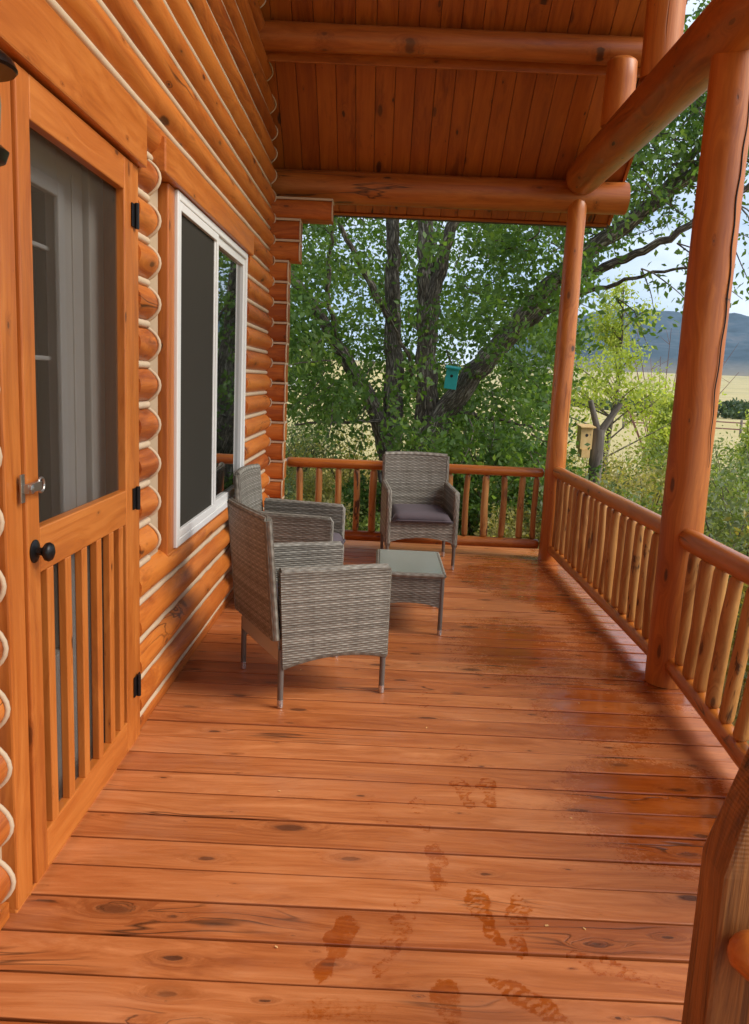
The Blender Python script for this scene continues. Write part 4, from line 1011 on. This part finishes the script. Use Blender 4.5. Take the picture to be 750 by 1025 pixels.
# dry grass tufts
def tufts():
    pts=[]
    for _ in range(16000):
        r=random.uniform(0,1)**.6
        x=random.uniform(-4,9); y=random.uniform(1,19)
        if x<1.62 and y<7.15: continue
        pts.append((x,y,zt_(x,y)))
    P=np.array(pts); P=np.repeat(P,4,axis=0); n=len(P); P[:,:2]+=RNG.normal(0,.06,(n,2))
    h=RNG.uniform(.08,.30,n); lean=RNG.normal(0,.09,(n,2)); wd=RNG.uniform(.004,.009,n); a=RNG.uniform(0,PI,n)
    dx=np.stack([np.cos(a)*wd,np.sin(a)*wd,0*wd],-1); top=P+np.stack([lean[:,0],lean[:,1],h],-1)
    vs=np.stack([P-dx,P+dx,top],1).reshape(-1,3)
    me=bpy.data.meshes.new('dry_grass'); me.vertices.add(n*3); me.vertices.foreach_set('co',vs.ravel()); me.loops.add(n*3); me.loops.foreach_set('vertex_index',np.arange(n*3)); me.polygons.add(n)
    me.polygons.foreach_set('loop_start',np.arange(0,n*3,3)); me.polygons.foreach_set('loop_total',np.full(n,3)); me.update(calc_edges=True)
    at=me.attributes.new('rnd','FLOAT','POINT'); at.data.foreach_set('value',np.repeat(RNG.random(n),3).astype(np.float32))
    me.materials.append(leafmat('dry_grass_blade',(.34,.26,.11),(.50,.39,.19),(.62,.52,.30)))
    o=bpy.data.objects.new('dry_grass',me); COL.objects.link(o); tag(o,'dry straw-coloured grass covering the slope around the porch','grass',kind='stuff')
tufts()

# far field: tree belt, fence, house, shed
belt=[];br=[]
random.seed(5)
cs=[];rs=[]
for i in range(520):
    a=math.radians(random.uniform(-8,62)); r=random.uniform(255,330)
    if math.degrees(a)<4: continue
    x=math.sin(a)*r; y=math.cos(a)*r; z=zt_(x,y); hh=random.uniform(2.5,5.6)
    for k in range(4): cs.append((x+random.gauss(0,1.5),y+random.gauss(0,1.5),z+hh*random.uniform(.25,.9))); rs.append(hh*.42)
P,R_=clump(cs,rs,26,.8); o=leaves_mesh('tree_belt',P,1.15,M['far'],None,R_,aspect=.8); tag(o,'far belt of green trees across the golden field','trees',kind='stuff')
P=[];cs=[];rs=[]
for i in range(90):
    a=math.radians(random.uniform(24,40)); r=random.uniform(160,200); x=math.sin(a)*r; y=math.cos(a)*r; z=zt_(x,y)
    cs.append((x,y,z+.8)); rs.append(1.1)
P,R_=clump(cs,rs,40,.8); o=leaves_mesh('pale_brush',P,.7,M['leafy'],None,R_,aspect=.8); tag(o,'pale green brush line in the golden field before the tree belt','brush',kind='stuff')

def far_house(name,label,x,y,w,d,h,rz):
    z0=zt_(x,y); t=empty(name,label,'house',(x,y,z0),rz)
    m=MB(); m.box((-w/2,-d/2,-.3),(w/2,d/2,h)); m.build('wall',M['whitewall'],t)
    m=MB(); vs=[(-w/2-.3,-d/2-.3,h+.01),(w/2+.3,-d/2-.3,h+.01),(w/2+.3,d/2+.3,h+.01),(-w/2-.3,d/2+.3,h+.01),(-w/2-.3,0,h+d*.38),(w/2+.3,0,h+d*.38)]
    m.add(vs,[(3,2,1,0),(0,1,5,4),(2,3,4,5),(1,2,5),(3,0,4)],vs); m.build('roof',M['whitewall'],t)
    for q in (-.25,.22):
        m=MB(); m.box((w*q-.5,-d/2-.04,1.),(w*q+.5,-d/2-.01,2.)); m.build('window',M['winglass'],t)
    return t
far_house('farmhouse','tiny white farmhouse among the far trees beyond the field',84,236,7,6,2.8,.5)
sh=far_house('white_shed','pale blue-grey shed on the bright slope left of the big tree',-9.6,92,2.6,2.5,2.3,.1)
# field fence
fence=empty('field_fence','thin brown rail fence crossing the golden field','fence',(25,56,zt_(25,56)))
finv=Matrix.Translation(-fence.location)
prev=None
for i in range(12):
    x=17+i*2.6; y=58-i*.35; z=zt_(x,y)
    m=MB(); m.log((x,y,z-.1),(x,y,z+1.15),.09,seg=8,wob=.05); o=m.build('fence_post',M['greypost'],None); o.parent=fence; o.matrix_parent_inverse=finv
    if prev:
        for hh in (.5,.95):
            m=MB(); m.log((prev[0],prev[1],prev[2]+hh),(x,y,z+hh),.05,seg=6,wob=.05,step=1.); o=m.build('fence_rail',M['red'],None); o.parent=fence; o.matrix_parent_inverse=finv
    prev=(x,y,z)

# ------------------------------------------------------------------ haze
m=MB(); m.box((-10000,-10000,-90),(10000,10000,900)); 
hz=bpy.data.materials.new('haze_air'); hz.use_nodes=True; nt=hz.node_tree; nt.nodes.clear(); out=nt.nodes.new('ShaderNodeOutputMaterial'); pv=nt.nodes.new('ShaderNodeVolumePrincipled')
pv.inputs['Color'].default_value=(.55,.76,1,1); pv.inputs['Density'].default_value=3.4e-5; pv.inputs['Anisotropy'].default_value=.3; nt.links.new(pv.outputs[0],out.inputs['Volume'])
if True:
    o=m.build('haze',hz,None); tag(o,kind='stuff')

# ------------------------------------------------------------------ light
SUN_EL,SUN_AZ=math.radians(40),math.radians(106)   # azimuth clockwise from +y: from the right, a little behind the camera
W_=bpy.data.worlds.new('World'); S.world=W_; W_.use_nodes=True; nt=W_.node_tree; nt.nodes.clear()
def N(ty): return nt.nodes.new(ty)
sky=N('ShaderNodeTexSky'); sky.sky_type='NISHITA'; sky.sun_disc=False; sky.sun_elevation=SUN_EL; sky.sun_rotation=SUN_AZ; sky.dust_density=2.; sky.altitude=1600
tc=N('ShaderNodeTexCoord'); mp=N('ShaderNodeMapping'); mp.inputs['Scale'].default_value=(1.6,1.6,4.2); nt.links.new(tc.outputs['Generated'],mp.inputs[0])
no=N('ShaderNodeTexNoise'); no.inputs['Scale'].default_value=1.7; no.inputs['Detail'].default_value=6; no.inputs['Roughness'].default_value=.55; nt.links.new(mp.outputs[0],no.inputs[0])
rp=N('ShaderNodeValToRGB'); rp.color_ramp.elements[0].position=.40; rp.color_ramp.elements[1].position=.66; rp.color_ramp.elements[0].color=(0,0,0,1); nt.links.new(no.outputs[0],rp.inputs[0])
sc=N('ShaderNodeVectorMath'); sc.operation='SCALE'; sc.inputs['Scale'].default_value=1.0; nt.links.new(sky.outputs[0],sc.inputs[0])
# grey rain cloud veil, then brighter cumulus
mx0=N('ShaderNodeMix'); mx0.data_type='RGBA'; mx0.inputs[0].default_value=.72; nt.links.new(sc.outputs[0],mx0.inputs[6]); mx0.inputs[7].default_value=(4.5,5.7,7.5,1)
mx=N('ShaderNodeMix'); mx.data_type='RGBA'; nt.links.new(rp.outputs[0],mx.inputs[0]); nt.links.new(mx0.outputs[2],mx.inputs[6]); mx.inputs[7].default_value=(8.2,8.8,9.6,1)
bg=N('ShaderNodeBackground'); bg.inputs[1].default_value=.10; nt.links.new(mx.outputs[2],bg.inputs[0]); wo=N('ShaderNodeOutputWorld'); nt.links.new(bg.outputs[0],wo.inputs[0])
sl_=bpy.data.lights.new('sun','SUN'); sl_.energy=2.5; sl_.angle=math.radians(32); sl_.color=(1.,.93,.82); so=bpy.data.objects.new('sun',sl_); COL.objects.link(so)
dv=V((math.sin(SUN_AZ)*math.cos(SUN_EL),math.cos(SUN_AZ)*math.cos(SUN_EL),math.sin(SUN_EL))); so.rotation_euler=dv.to_track_quat('Z','Y').to_euler()

vs_=S.view_settings; vs_.view_transform='Standard'; vs_.look='None'; vs_.exposure=.62; vs_.gamma=1; vs_.use_curve_mapping=False
S.cycles.volume_bounces=0; S.cycles.max_bounces=6; S.cycles.transparent_max_bounces=12; S.cycles.diffuse_bounces=4
